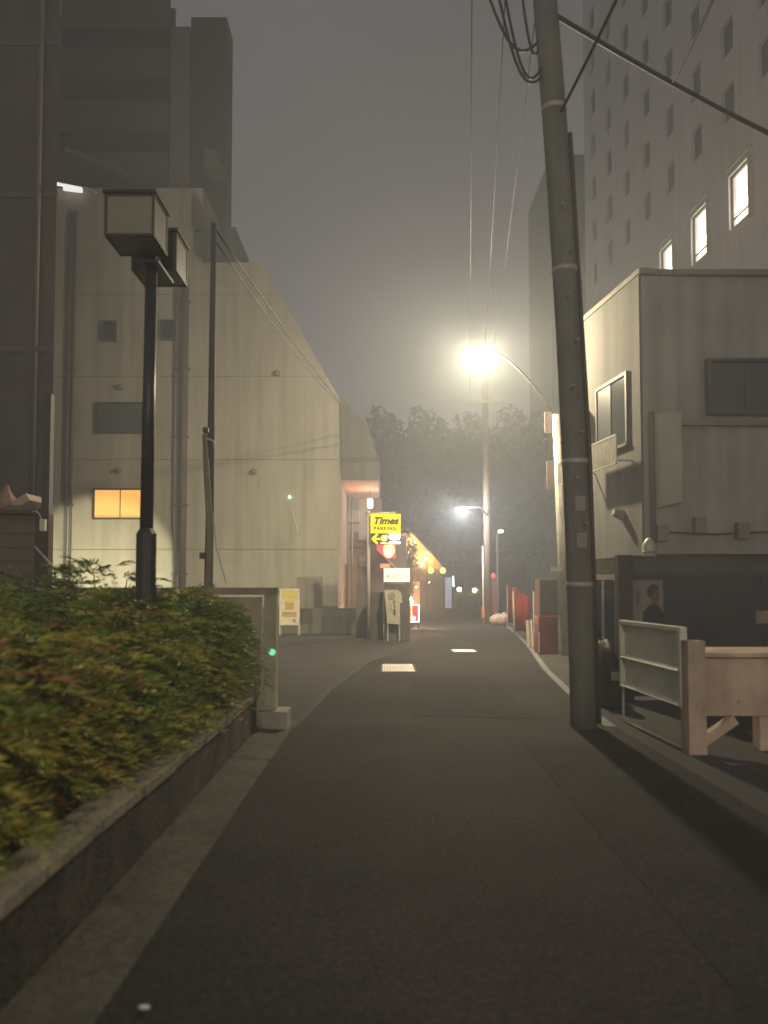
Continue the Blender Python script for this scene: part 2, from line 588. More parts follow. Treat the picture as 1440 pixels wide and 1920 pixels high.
up2 = thing("utility_pole", "slim brown utility pole far down the alley with garbage bags at its foot", "utility pole", (4.58, 33, 0))
bm = B()
tube(bm, [(4.60, 33, -0.1), (4.55, 33, 6), (4.50, 33, 11.5)], [0.17, 0.15, 0.12], 18)
obj("shaft", bm, mat("pole_brown", (0.22, 0.18, 0.15), 0.9, 0.2, 3, 0.4, streak=0.3), up2, smooth=True)
bm = B()
tube(bm, [(4.36, 32.9, 3.4), (4.37, 32.9, 1.0), (4.39, 32.9, 0.0)], 0.05, 10)
obj("guard_pipe", bm, galv, up2, smooth=True)
box_obj("cross_arm", (3.7, 5.3, 32.8, 32.88, 9.8, 9.9), galv, up2)
for dx in (3.8, 4.3, 4.9, 5.2):
    bm = B()
    tube(bm, [(dx, 32.84, 9.9), (dx, 32.84, 10.1)], [0.05, 0.035], 8)
    obj("insulator", bm, white_m, up2)
box_obj("orange_tag", (4.28, 4.42, 32.80, 32.82, 0.25, 0.75), mat("orange_tag", (0.55, 0.22, 0.10), 0.7), up2)

sl2 = thing("alley_lamp", "small white lamp on a bracket of the far brown utility pole", "street lamp", (4.5, 31.6, 4.9), "street lamps along the alley")
bm = B()
tube(bm, [(4.55, 32.85, 4.75), (4.2, 32.2, 5.05), L2 + Vector((0.15, 0.1, 0.14))], 0.03, 8)
obj("arm", bm, galv, sl2, smooth=True)
bm = B()
bmesh.ops.create_cone(bm, cap_ends=True, segments=16, radius1=0.16, radius2=0.08, depth=0.06, matrix=Matrix.Translation(L2 + Vector((0, 0, 0.13))))
obj("cap", bm, galv, sl2)
bm = B()
ball(bm, L2, 0.10, 0.85, 16, 10)
obj("lit_bowl", bm, glow_glass("glow_far", (1.0, 0.97, 0.88), 12.0), sl2, smooth=True)
burner(sl2, L2, (1.0, 0.97, 0.90), 1150.0, 0.08)

H3 = at(939, 996, 42.0)
t3 = thing("thin_lamp_post", "thin white lamp post with a small white head, right of the far brown pole", "street lamp", (H3.x - 0.2, 42, 0), "street lamps along the alley")
bm = B()
tube(bm, [(px_x(934, 42), 42, 0), (px_x(933, 42), 42, 3), (px_x(932, 42), 42, H3.z - 0.25), H3 + Vector((-0.05, 0, 0.02))], [0.06, 0.055, 0.05, 0.04], 8)
obj("pole", bm, white_m, t3, smooth=True)
bm = B()
ball(bm, H3, 0.15, 0.6)
obj("lit_head", bm, mat("glow_thin", (0.8, 0.8, 0.8), 0.4, 0, 1, 0, emit=(0.95, 0.98, 1.0), estr=14.0), t3, smooth=True)

# ================================================================== LANTERN POST IN THE PLANTER
lp = thing("lantern_post", "black post with two unlit square lanterns standing in the shrubs", "lamp post", (-2.02, 6.45, 0.36))
LX, LY = px_x(273, 6.45), 6.45
bm = B()
tube(bm, [(LX, LY, 0.2), (LX, LY, 1.98)], 0.088, 8)
obj("base_sleeve", bm, dark_steel, lp)
bm = B()
tube(bm, [(LX, LY, 1.98), (LX, LY, 2.03)], [0.088, 0.058], 8)
obj("shoulder", bm, dark_steel, lp)
ztop = 4.30
bm = B()
tube(bm, [(LX, LY, 2.03), (LX + 0.012, LY, ztop)], [0.057, 0.050], 16)
obj("pole", bm, dark_steel, lp, smooth=True)
def lantern(y0, y1, x0, x1, z0, z1, dark_y):
    lan = bpy.data.objects.new("lantern", None)
    C.objects.link(lan)
    lan.parent = lp
    lan.matrix_parent_inverse = Matrix.Translation(-Vector(lp.location))
    f = 0.022
    def add(name, dims, m):
        o = box_obj(name, dims, m)
        o.parent = lan
        return o
    for xx in (x0, x1 - f):
        for yy in (y0, y1 - f):
            add("frame_bar", (xx, xx + f, yy, yy + f, z0, z1), dark_steel)
    for zz in (z0, z1 - f):
        for yy in (y0, y1 - f):
            add("frame_bar", (x0 + f, x1 - f, yy, yy + f, zz, zz + f), dark_steel)
        for xx in (x0, x1 - f):
            add("frame_bar", (xx, xx + f, y0 + f, y1 - f, zz, zz + f), dark_steel)
    i = 0.006
    add("side_panel", (x0 + i, x0 + 2 * i, y0 + f, y1 - f, z0 + f, z1 - f), cream_panel)
    add("side_panel", (x1 - 2 * i, x1 - i, y0 + f, y1 - f, z0 + f, z1 - f), cream_panel)
    add("end_panel", (x0 + f, x1 - f, y0 + i, y0 + 2 * i, z0 + f, z1 - f), dark_steel if dark_y == 0 else cream_panel)
    add("end_panel", (x0 + f, x1 - f, y1 - 2 * i, y1 - i, z0 + f, z1 - f), dark_steel if dark_y == 1 else cream_panel)
    add("bottom_panel", (x0 + f, x1 - f, y0 + f, y1 - f, z0 + i, z0 + 2 * i), cream_panel)
    add("roof_plate", (x0 - 0.015, x1 + 0.015, y0 - 0.015, y1 + 0.015, z1 + 0.002, z1 + 0.03), dark_steel)
A0, A1 = at(195, 442, 6.0), at(290, 362, 6.0)
lantern(6.0, 6.38, A0.x, A1.x, A0.z, A1.z, 1)
lantern(6.66, 7.04, A0.x, A1.x, A0.z, A1.z, 0)
box_obj("cross_arm", (LX - 0.05, LX + 0.07, 6.385, 6.655, A0.z - 0.06, A0.z + 0.06), dark_steel, lp)
box_obj("arm_plate", (LX - 0.10, LX + 0.12, 6.30, 6.76, A0.z - 0.085, A0.z - 0.062), dark_steel, lp)
bm = B()
tube(bm, [(LX + 0.012, LY, 4.28), (LX + 0.012, LY, A0.z - 0.05)], 0.05, 12)
obj("neck", bm, dark_steel, lp)

# ================================================================== CONCRETE PANEL FENCE
fe = thing("panel_fence", "beige concrete panel fence with an end post at the planter's far end", "fence", (-1.4, 8.1, 0))
FY = 8.12
x1 = px_x(520, FY)
x0 = px_x(497, FY)
box_obj("footing", (x0 - 0.04, x1 + 0.13, 7.97, 8.32, 0.0, 0.205), mat("footing", (0.38, 0.36, 0.29), 0.9, 0.25, 4, 0.5), fe, bevel=0.012)
box_obj("post", (x0, x1, FY - 0.06, FY + 0.08, 0.207, 1.44), conc_fence, fe, bevel=0.006)
box_obj("post", (x0 - 2.02, x0 - 1.90, FY - 0.06, FY + 0.08, 0.36, 1.44), conc_fence, fe, bevel=0.006)
box_obj("post", (x0 - 3.96, x0 - 3.84, FY - 0.06, FY + 0.08, 0.36, 1.44), conc_fence, fe, bevel=0.006)
box_obj("top_rail", (x0 - 4.1, x1 + 0.01, FY - 0.075, FY + 0.095, 1.442, 1.52), mat("fence_cap", (0.34, 0.31, 0.24), 0.9, 0.2, 4, 0.4, streak=0.3), fe, bevel=0.008)
zs = [0.36, 0.60, 0.84, 1.42]
for s in range(2):
    xa, xb = x0 - 1.94 * (s + 1) + 0.06, x0 - 1.94 * s - 0.035
    for a, b in zip(zs, zs[1:]):
        box_obj("panel", (xa, xb, FY, FY + 0.04, a + 0.004, b - 0.004), conc_fence, fe, bevel=0.004)
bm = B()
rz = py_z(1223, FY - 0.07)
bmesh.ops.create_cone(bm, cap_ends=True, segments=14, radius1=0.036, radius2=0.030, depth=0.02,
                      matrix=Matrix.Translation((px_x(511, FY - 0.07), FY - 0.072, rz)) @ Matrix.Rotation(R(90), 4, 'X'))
st = obj("green_marker", bm, mat("marker_green", (0.15, 0.5, 0.3), 0.3, 0.3, 30, 0.0, emit=(0.25, 0.95, 0.5), estr=0.7), fe)  # green disc with a weak emission
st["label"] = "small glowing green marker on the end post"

# ================================================================== SHRUBS
leaf_g = [mat("leaf_green", (0.18, 0.27, 0.04), 0.55, 0.35, 9, 0.0, spec=0.35),
          mat("leaf_olive", (0.43, 0.38, 0.065), 0.55, 0.35, 9, 0.0, spec=0.35),
          mat("leaf_orange", (0.36, 0.21, 0.075), 0.6, 0.35, 9, 0.0, spec=0.35),
          mat("leaf_dark", (0.125, 0.17, 0.033), 0.6, 0.3, 9, 0.0, spec=0.35)]
for q in leaf_g:
    b = q.node_tree.nodes["Principled BSDF"]
    b.inputs["Subsurface Weight"].default_value = 0.0
twig_m = mat("twig", (0.07, 0.05, 0.03), 0.9)

def shrub(name, label, x, y, h, rad, weights, n_fronds, lean=(0.45, -0.25)):
    n_fronds = int(n_fronds * 1.6)
    t = thing(name, label, "shrub", (x, y, 0.36), "feathery shrubs in the raised bed")
    V, F, Mi = [], [], []
    stems = B()
    for i in range(n_fronds):
        az = RNG.uniform(0, 2 * math.pi)
        rr = rad * math.sqrt(RNG.uniform(0, 1)) * 0.62
        lev = RNG.uniform(0.02, 1.0)
        p0 = np.array([x + rr * math.cos(az), y + rr * math.sin(az), 0.36 + h * lev * (1 - 0.75 * (rr / rad) ** 2) * (0.92 + 0.10 * math.sin(3.1 * x + 2.3 * y))])
        out = az + RNG.normal(0, 0.5)
        ln = RNG.uniform(0.30, 0.58)
        up_ = RNG.uniform(0.1, 0.75)
        d = np.array([math.cos(out) + lean[0], math.sin(out) + lean[1], up_])
        d /= np.linalg.norm(d)
        side = np.cross(d, [0, 0, 1.0])
        side /= np.linalg.norm(side) + 1e-9
        mi = int(RNG.choice(4, p=weights))
        nl = int(RNG.integers(24, 36))
        droop = RNG.uniform(0.4, 1.3)
        sc = RNG.uniform(0.7, 1.25)
        k2 = np.repeat(np.arange(nl), 2)
        sg = np.tile([-1.0, 1.0], nl)
        m_ = 2 * nl
        s_ = (0.10 + 0.90 * k2 / nl)[:, None]
        c = p0 + d * ln * s_ + np.array([0, 0, -1.0]) * (droop * ln * 0.6) * s_ ** 2
        L_ = RNG.uniform(0.045, 0.135, (m_, 1)) * (1 - 0.45 * s_) * sc
        w = L_ * RNG.uniform(0.055, 0.095, (m_, 1))
        dirv = side * (sg * RNG.uniform(0.5, 0.95, m_))[:, None] + d * RNG.uniform(0.55, 1.0, (m_, 1))
        dirv[:, 2] += RNG.uniform(-0.5, 0.2, m_)
        dirv /= np.linalg.norm(dirv, axis=1)[:, None]
        nv = np.cross(dirv, RNG.normal(0, 1, (m_, 3)))
        nv /= np.linalg.norm(nv, axis=1)[:, None] + 1e-9
        mid_ = c + dirv * L_ * 0.45
        tip = c + dirv * L_
        keep = ~((np.minimum(c[:, 2], tip[:, 2]) < 0.44) & (np.maximum(c[:, 0], tip[:, 0]) > -1.53))
        V.append(np.stack([c, mid_ + nv * w, tip, mid_ - nv * w], 1)[keep].reshape(-1, 3))
        Mi.append(np.where(RNG.random(m_) > 0.12, mi, RNG.choice(4, size=m_, p=weights))[keep])
        if i % 5 == 0:
            b0 = Vector((x + rr * 0.35 * math.cos(az), y + rr * 0.35 * math.sin(az), 0.34))
            e0 = Vector(p0)
            mid = b0.lerp(e0, 0.5) + Vector((0.03, 0.02, 0.05))
            tube(stems, [b0, mid, e0, e0 + Vector(d) * ln * 0.5], [0.010, 0.008, 0.005, 0.003], 5)
    me = bpy.data.meshes.new("foliage")
    V = np.concatenate(V)
    nf = len(V) // 4
    me.vertices.add(len(V))
    me.vertices.foreach_set("co", V.astype(np.float32).ravel())
    me.loops.add(4 * nf)
    me.loops.foreach_set("vertex_index", np.arange(4 * nf, dtype=np.int32))
    me.polygons.add(nf)
    me.polygons.foreach_set("loop_start", np.arange(0, 4 * nf, 4, dtype=np.int32))
    for q in leaf_g:
        me.materials.append(q)
    me.polygons.foreach_set("material_index", np.concatenate(Mi).astype(np.int32))
    me.update(calc_edges=True)
    me.validate()
    o = bpy.data.objects.new("foliage", me)
    C.objects.link(o)
    adopt(o, t)
    obj("stems", stems, twig_m, t)
    return t

G = (0.52, 0.24, 0.04, 0.20)
O = (0.44, 0.44, 0.03, 0.09)
OR = (0.36, 0.44, 0.14, 0.06)
D = (0.30, 0.12, 0.03, 0.55)
shrub("feathery_shrub", "orange-brown and green shrub in the near corner of the bed, cut by the frame", -2.05, 3.05, 0.90, 0.62, OR, 230)
shrub("feathery_shrub", "rust tinged shrub second from the near end behind the coping", -2.05, 3.95, 0.96, 0.62, OR, 240)
shrub("feathery_shrub", "olive shrub in the middle of the front row along the coping", -1.98, 4.85, 1.03, 0.60, O, 250)
shrub("feathery_shrub", "yellow-green shrub just in front of the lantern post", -1.93, 5.65, 1.10, 0.56, O, 240)
shrub("feathery_shrub", "drooping green shrub between the lantern post and the concrete fence", -1.87, 6.75, 1.29, 0.58, G, 260)
shrub("feathery_shrub", "bright green shrub crowding against the concrete fence panels", -1.95, 7.45, 1.37, 0.50, (0.72, 0.18, 0.0, 0.10), 260)
shrub("feathery_shrub", "yellowing shrub at the photo's edge left of the orange one", -2.75, 4.6, 1.12, 0.66, O, 240)
shrub("feathery_shrub", "dark green shrub left of the lantern post", -2.85, 5.7, 1.34, 0.66, D, 240)
shrub("feathery_shrub", "dark shrub behind the lantern post below the bright wall patch", -2.65, 7.0, 1.37, 0.60, D, 250)
shrub("feathery_shrub", "dark shrub at the photo's edge below the brown siding", -3.65, 6.5, 1.39, 0.68, D, 230)
shrub("feathery_shrub", "dark shrub below the drainpipe foot of the beige wall", -3.5, 7.4, 1.39, 0.60, D, 230)

# ================================================================== LEFT SIDE BUILDINGS
# brown tall building
bb = thing("brown_building", "tall dark brown building rising at the photo's far left", "building", (-12, 14, 0))
xr = px_x(92, 14.0)
bm = B()
flat(bm, [(-26, 14.0), (xr, 14.0), (px_x(70, 19.0), 19.0), (-26, 20.0)], 0.0, 30.0)
obj("wall", bm, brown_tile, bb)
for i in range(9):
    z = 3.0 + i * 3.0
    box_obj("floor_band", (-26, xr + 0.02, 13.97, 13.998, z, z + 0.12), mat("brown_band", (0.11, 0.09, 0.07), 0.8, 0.2), bb)
bm = B()
tube(bm, [(xr - 0.32, 13.92, 0), (xr - 0.32, 13.92, 30)], 0.06, 10)
obj("downpipe", bm, pipe_dark, bb, smooth=True)

# clapboard shed in front of it
sh = thing("board_shed", "low shed clad in brown horizontal boards left of the dark post", "shed", (-7, 11, 0))
xs = px_x(66, 11)
bm = B()
flat(bm, [(-12, 11.03), (xs - 0.03, 11.03), (px_x(50, 13.4), 13.4), (-12, 13.4)], 0.0, 2.60)
obj("core", bm, brown_board, sh)
z = 0.02
while z < 2.55:
    bm = B()
    prism(bm, [(-12, z), (xs, z), (xs, z + 0.205), (-12, z + 0.205)], 10.985, 11.015)
    for v in bm.verts:
        if v.co.y < 11 and v.co.z > z + 0.1:
            v.co.y += 0.022
    obj("siding_board", bm, brown_board, sh)
    z += 0.21
bm = B()
flat(bm, [(-12.1, 10.85), (xs + 0.05, 10.85), (px_x(55, 13.5), 13.5), (-12.1, 13.5)], 2.605, 2.66)
obj("roof_sheet", bm, mat("shed_roof", (0.07, 0.06, 0.05), 0.7), sh)
tp = thing("cream_board", "cream board lying slanted on the shed roof", "board", (px_x(33, 11), 11.1, 2.66))
c = at(33, 936, 11.1)
box_obj("sheet", (-0.19, 0.19, -0.02, 0.5, -0.06, 0.06), mat("cream_board", (0.42, 0.36, 0.27), 0.8), tp,
        M=Matrix.Translation((c.x, 11.1, 2.78)) @ Matrix.Rotation(R(-32), 4, 'Y'))
pu = thing("folded_parasol", "folded pink parasol standing on the shed roof at the photo's edge", "parasol", (px_x(8, 11), 11.2, 2.66))
bm = B()
q = Vector((px_x(8, 11.2), 11.2, 2.66))
tube(bm, [q, q + Vector((0, 0, 0.05)), q + Vector((0.0, 0, 0.33)), q + Vector((0.01, 0, 0.42))], [0.20, 0.24, 0.06, 0.015], 9)
obj("cloth", bm, mat("pink_cloth", (0.30, 0.17, 0.15), 0.9), pu)

dp = thing("steel_post", "dark steel post with a small white box between the shed and the lit wall", "post", (px_x(88, 10.8), 10.8, 0))
xx = px_x(85, 10.8)
bm = B()
bx(bm, xx - 0.055, xx + 0.055, 10.74, 10.86, 0, py_z(740, 10.8))
obj("post", bm, frame_dark, dp)
box_obj("lower_casing", (xx - 0.13, xx + 0.065, 10.72, 10.88, 0, py_z(965, 10.8)), mat("casing_brown", (0.06, 0.04, 0.03), 0.7), dp)
box_obj("junction_box", (px_x(75, 10.7), px_x(85, 10.7), 10.64, 10.715, py_z(996, 10.7), py_z(974, 10.7)), white_m, dp, bevel=0.006)
bm = B()
tube(bm, [at(61, 960, 10.66), at(69, 958, 10.66), at(75, 966, 10.68), at(78, 975, 10.68)], 0.010, 6)
obj("looped_wire", bm, white_m, dp, smooth=True)
bm = B()
tube(bm, [at(65, 1024, 10.66), at(103, 1067, 10.70), at(104, 1100, 10.70)], 0.018, 6)
obj("stay_bar", bm, galv, dp, smooth=True)

# beige building behind the parking lot
BY = 26.0
be = thing("beige_building", "beige rendered building with a slanted upper edge behind the parking lot", "building", (-6, BY, 0))
PL = px_x(60, BY)
def bp(px, py): return (px_x(px, BY), py_z(py, BY))
prof = [(PL, 0.0), (px_x(634, BY), 0.0), bp(634, 745), bp(485, 492), bp(372, 492), bp(372, 352), (PL, py_z(352, BY))]
bm = B()
prism(bm, prof, BY + 0.03, BY + 9)
obj("core", bm, mat("beige_joint", (0.20, 0.18, 0.14), 0.95), be)
def clip(poly, z, keep_above):
    out = []
    for i in range(len(poly)):
        a, b = poly[i], poly[(i + 1) % len(poly)]
        ina = (a[1] >= z) if keep_above else (a[1] <= z)
        inb = (b[1] >= z) if keep_above else (b[1] <= z)
        if ina:
            out.append(a)
        if ina != inb:
            s = (z - a[1]) / (b[1] - a[1])
            out.append((a[0] + (b[0] - a[0]) * s, z))
    return out
lv = [0.0] + [py_z(p, BY) for p in (1030, 862, 706, 552)] + [py_z(352, BY)]
for a, b in zip(lv, lv[1:]):
    poly = clip(clip(prof, a + 0.012, True), b - 0.012, False)
    bm = B()
    prism(bm, poly, BY, BY + 0.028)
    obj("wall_panel", bm, beige, be)
def building_window(parent, x0, x1, z0, z1, yf, m_pane, m_frame=frame_alu, mull=0, f=0.05):
    w = box_obj("window", (x0 - f, x1 + f, yf - 0.13, yf - 0.003, z0 - f, z0), m_frame, parent)
    def sub(name, dims, m):
        o = box_obj(name, dims, m)
        o.parent = w
    sub("frame_top", (x0 - f, x1 + f, yf - 0.13, yf - 0.003, z1, z1 + f), m_frame)
    sub("frame_side", (x0 - f, x0, yf - 0.13, yf - 0.003, z0, z1), m_frame)
    sub("frame_side", (x1, x1 + f, yf - 0.13, yf - 0.003, z0, z1), m_frame)
    n = mull + 1
    for i in range(n):
        xa, xb = x0 + (x1 - x0) * i / n, x0 + (x1 - x0) * (i + 1) / n
        sub("pane", (xa + 0.015, xb - 0.015, yf - 0.03, yf - 0.015, z0 + 0.004, z1 - 0.004), m_pane)
        if i:
            sub("mullion", (xa - 0.015, xa + 0.015, yf - 0.05, yf - 0.004, z0 + 0.002, z1 - 0.002), m_frame)
    return w
# curtained orange window: warm translucent cloth lit from the room behind
cm = bpy.data.materials.new("lit_curtain")
cm.use_nodes = True
nt = cm.node_tree
b = nt.nodes["Principled BSDF"]
b.inputs["Base Color"].default_value = (0.5, 0.28, 0.1, 1)
tcn = nt.nodes.new("ShaderNodeTexCoord")
wv = nt.nodes.new("ShaderNodeTexWave")
wv.inputs["Scale"].default_value = 3.2
wv.inputs["Distortion"].default_value = 1.5
wv.inputs["Detail"].default_value = 2
nt.links.new(tcn.outputs["Object"], wv.inputs["Vector"])
rm = nt.nodes.new("ShaderNodeValToRGB")
rm.color_ramp.elements[0].color = (0.85, 0.33, 0.06, 1)
rm.color_ramp.elements[1].color = (1.0, 0.46, 0.12, 1)
nt.links.new(wv.outputs["Fac"], rm.inputs[0])
nt.links.new(rm.outputs[0], b.inputs["Emission Color"])
b.inputs["Emission Strength"].default_value = 1.1
MATS["lit_curtain"] = cm
def rect(px0, py0, px1, py1, Y):
    return px_x(px0, Y), px_x(px1, Y), py_z(py1, Y), py_z(py0, Y)
w_ = building_window(be, *rect(175, 919, 272, 971, BY), BY, cm, frame_dark, mull=1)
w_["label"] = "curtained window glowing orange"
building_window(be, *rect(180, 758, 268, 811, BY), BY, dull_glass, frame_dark, mull=1)
building_window(be, *rect(187, 606, 209, 639, BY), BY, dark_glass, frame_dark)
building_window(be, *rect(298, 604, 319, 636, BY), BY, dark_glass, frame_dark)
for p, r_, m_ in ((122, 0.055, pipe_dark), (131, 0.05, pipe_dark), (326, 0.05, pipe_m), (343, 0.14, pipe_dark)):
    xq = px_x(p, BY)
    bm = B()
    tube(bm, [(xq, BY - r_ - 0.03, 0.9), (xq, BY - r_ - 0.03, py_z(520 if p > 200 else 400, BY))], r_, 12)
    obj("downpipe", bm, m_, be, smooth=True)
    for i in range(5):
        z = 2.0 + 2.4 * i
        box_obj("pipe_bracket", (xq - r_ - 0.02, xq + r_ + 0.02, BY - r_ * 2 - 0.045, BY - 0.002, z, z + 0.05), pipe_dark, be)
for p, q in ((226, 726), (222, 882), (476, 884), (520, 700)):
    c = at(p, q, BY - 0.1)
    bm = B()
    tube(bm, [(c.x, BY - 0.001, c.z), (c.x, BY - 0.14, c.z), (c.x, BY - 0.17, c.z - 0.07)], [0.09, 0.10, 0.09], 10)
    obj("vent_hood", bm, pipe_m, be, smooth=True)
c = at(543, 932, BY - 0.05)
bm = B()
ball(bm, c, 0.045)
o = obj("indicator_lamp", bm, mat("green_led", (0.1, 0.4, 0.2), 0.3, 0, 1, 0, emit=(0.35, 1.0, 0.55), estr=6.0), be)
bm = B()
tube(bm, [at(545, 950, BY - 0.02), at(551, 970, BY - 0.02), at(558, 995, BY - 0.02)], 0.02, 6)
obj("stain_cable", bm, white_m, be)
# dark eave box on the roof shoulder and the pale gable piece beside it
box_obj("roof_housing", (px_x(376, BY), px_x(440, BY), BY - 0.4, BY + 2.2, py_z(491, BY), py_z(436, BY)), mat("roof_dark", (0.07, 0.072, 0.075), 0.8), be)
bm = B()
prism(bm, [bp(360, 436), bp(398, 436), bp(362, 368)], BY - 0.2, BY - 0.05)
obj("gable_piece", bm, beige_pale, be)

# dark tower above and behind it
TY = 28.5
tw = thing("dark_tower", "dark apartment tower with recessed balconies above the beige building", "building", (-9, TY, 0))
txa, txb = px_x(40, TY), px_x(415, TY)
tz = py_z(32, TY)
bm = B()
flat(bm, [(txa, TY + 1.2), (txb, TY + 1.2), (px_x(400, TY + 10), TY + 10), (txa, TY + 10)], 0, tz)
obj("wall", bm, tower_m, tw)
box_obj("corner_wall", (px_x(346, TY), txb - 0.003, TY, TY + 1.197, 12, tz - 0.003), tower_m, tw)
box_obj("pale_pier", (px_x(310, TY), px_x(345.5, TY), TY - 0.15, TY + 1.197, 12, py_z(55, TY)), tower_light, tw)
box_obj("side_wall", (px_x(60, TY), px_x(100, TY), TY, TY + 1.197, 12, tz - 0.006), tower_m, tw)
for i, py in enumerate((345, 248, 150, 58)):
    z = py_z(py, TY)
    xa, xb = px_x(100.5, TY), px_x(309, TY)
    box_obj("balcony_slab", (xa, xb, TY - 0.35, TY + 1.19, z - 0.18, z), tower_m, tw)
    box_obj("balcony_parapet", (xa, xb, TY - 0.35, TY - 0.22, z + 0.003, z + 1.05), mat("parapet", (0.075, 0.068, 0.065), 0.8), tw)
    for k in range(2):
        x_a = xa + 0.4 + k * 2.1
        building_window(tw, x_a, x_a + 1.5, z + 0.12, z + 1.75, TY + 1.2, dark_glass, frame_dark, mull=1)
box_obj("pale_soffit_beam", (px_x(118, TY), px_x(240, TY), TY - 0.8, TY - 0.6, -0.07, 0.07), tower_light, tw,
        M=Matrix.Translation((0, 0, py_z(322, TY))) @ Matrix.Translation((px_x(179, TY), 0, 0)) @ Matrix.Rotation(R(22), 4, 'Y') @ Matrix.Translation((-px_x(179, TY), 0, 0)))
bm = B()
prism(bm, [(px_x(376, 27.5), py_z(318, 27.5)), (px_x(412, 27.5), py_z(318, 27.5)), (px_x(400, 27.5), py_z(285, 27.5)), (px_x(376, 27.5), py_z(280, 27.5))], 27.4, 28.4)
obj("roof_unit", bm, tower_light, tw)
# lit strip under the lowest balcony: a fluorescent lit corridor front
ls = thing("strip_light", "bright white strip light fitting high on the dark building behind the lanterns", "light", at(120, 352, 25.72))
for p0, p1, q0, q1 in ((90, 117, 338, 350), (119, 154, 345, 362)):
    a_, b_ = at(p0, q0, 25.72), at(p1, q1, 25.72)
    bm = B()
    prism(bm, [(a_.x, a_.z), (b_.x, a_.z - 0.13), (b_.x, b_.z + 0.02), (a_.x, b_.z + 0.10)], 25.68, 25.76)
    obj("diffuser", bm, mat("fluoro", (0.8, 0.8, 0.8), 0.4, 0.3, 6, 0, emit=(1, 0.97, 0.92), estr=0.85), ls)
bm = B()
tube(bm, [at(88, 337, 25.72), at(156, 352, 25.72), at(181, 361, 25.72)], 0.035, 6)
obj("housing", bm, frame_alu, ls)
bm = B()
tube(bm, [at(158, 352, 25.70), at(180, 362, 25.70)], 0.05, 6)
obj("bracket", bm, white_m, ls)

# slim tree-guard pole with a stake in the lot
sp = thing("slim_pole", "slim dark pole tied to a pale leaning stake behind the shrubs", "pole", (px_x(392, 9.6), 9.6, 0))
bm = B()
tube(bm, [(px_x(388, 9.6), 9.6, 0), at(393, 1000, 9.6), at(396, 820, 9.6), at(398, 640, 9.6), at(401, 420, 9.6)], [0.062, 0.056, 0.048, 0.042, 0.036], 12)
obj("pole", bm, mat("slim_pole", (0.085, 0.075, 0.068), 0.7, 0.2, 3, 0.2), sp, smooth=True)
bm = B()
tube(bm, [at(390, 1120, 9.5), at(394, 1000, 9.5), at(388, 900, 9.5), at(384, 815, 9.5)], [0.050, 0.046, 0.040, 0.034], 12)
obj("stake", bm, mat("stake", (0.24, 0.21, 0.14), 0.8, 0.25, 4, 0.3, streak=0.3), sp, smooth=True)
bm = B()
tube(bm, [at(386, 822, 9.42), at(394, 824, 9.42), at(402, 828, 9.46), at(401, 840, 9.46)], 0.012, 6)
obj("tie", bm, white_m, sp, smooth=True)
box_obj("cap_block", (px_x(379, 9.5), px_x(389, 9.5), 9.44, 9.56, py_z(812, 9.5), py_z(803, 9.5)), dark_steel, sp)
box_obj("meter", (px_x(375, 9.45), px_x(384, 9.45), 9.40, 9.48, py_z(1048, 9.45), py_z(1036, 9.45)), dark_steel, sp)
bm = B()
tube(bm, [at(399, 960, 9.5), at(406, 1030, 9.5), at(424, 1092, 9.5)], 0.006, 5)
obj("guy_wire", bm, galv, sp)

# low block wall at the back of the lot
lw = thing("low_block_wall", "low grey concrete wall along the foot of the beige building", "wall", (-2, 25.45, 0))
xa, xb = px_x(470, 25.4), px_x(672, 25.4)
nb = 9
for r_ in range(4):
    for i in range(nb):
        w = (xb - xa) / nb
        box_obj("wall_block", (xa + i * w + 0.006, xa + (i + 1) * w - 0.006, 25.3, 25.45, r_ * 0.2 + 0.004, (r_ + 1) * 0.2 - 0.004),
                mat("block_grey", (0.16, 0.15, 0.125), 0.95, 0.3, 1.5, 0.5, streak=0.4), lw)
box_obj("wall_cap", (xa, xb, 25.27, 25.48, 0.803, 0.86), mat("block_cap", (0.11, 0.10, 0.09), 0.95, 0.2, 2, 0.4), lw)
box_obj("wall_core", (xa + 0.02, xb - 0.02, 25.34, 25.41, 0.0, 0.80), mat("mortar", (0.12, 0.11, 0.09), 0.95), lw)

# yellow and cream stand sign
ys = thing("stand_sign", "yellow and cream stand sign in front of the low wall", "sign", (px_x(544, 24.4), 24.4, 0))
a_, b_ = px_x(526, 24.4), px_x(561, 24.4)
zt, zb = py_z(1104, 24.4), py_z(1172, 24.4)
box_obj("board", (a_, b_, 24.38, 24.41, zb, zt), mat("sign_cream", (0.50, 0.44, 0.32), 0.6, 0.1), ys)
yel = mat("print_yellow", (0.50, 0.38, 0.08), 0.6, 0.1)
ora = mat("print_orange", (0.38, 0.22, 0.05), 0.6, 0.2)
W = b_ - a_
H = zt - zb
for n_, fx0, fx1, fz0, fz1, m_ in (("yellow_print", 0.1, 0.9, 0.72, 0.97, yel), ("picture_print", 0.25, 0.72, 0.42, 0.62, ora), ("picture_print", 0.25, 0.72, 0.62, 0.70, yel),
                                   ("orange_print", 0.08, 0.88, 0.22, 0.36, ora), ("seal_print", 0.66, 0.82, 0.08, 0.17, mat("print_grey", (0.25, 0.2, 0.15), 0.7))):
    box_obj(n_, (a_ + W * fx0, a_ + W * fx1, 24.374, 24.3795, zb + H * fz0, zb + H * fz1), m_, ys)
for x_ in (a_ - 0.015, b_ - 0.005):
    bm = B()
    tube(bm, [(x_, 24.37, 0.0), (x_, 24.40, zt + 0.02)], 0.014, 6)
    obj("leg", bm, white_m, ys)
    bm = B()
    tube(bm, [(x_, 24.75, 0.0), (x_, 24.44, zt)], 0.012, 6)
    obj("leg", bm, white_m, ys)

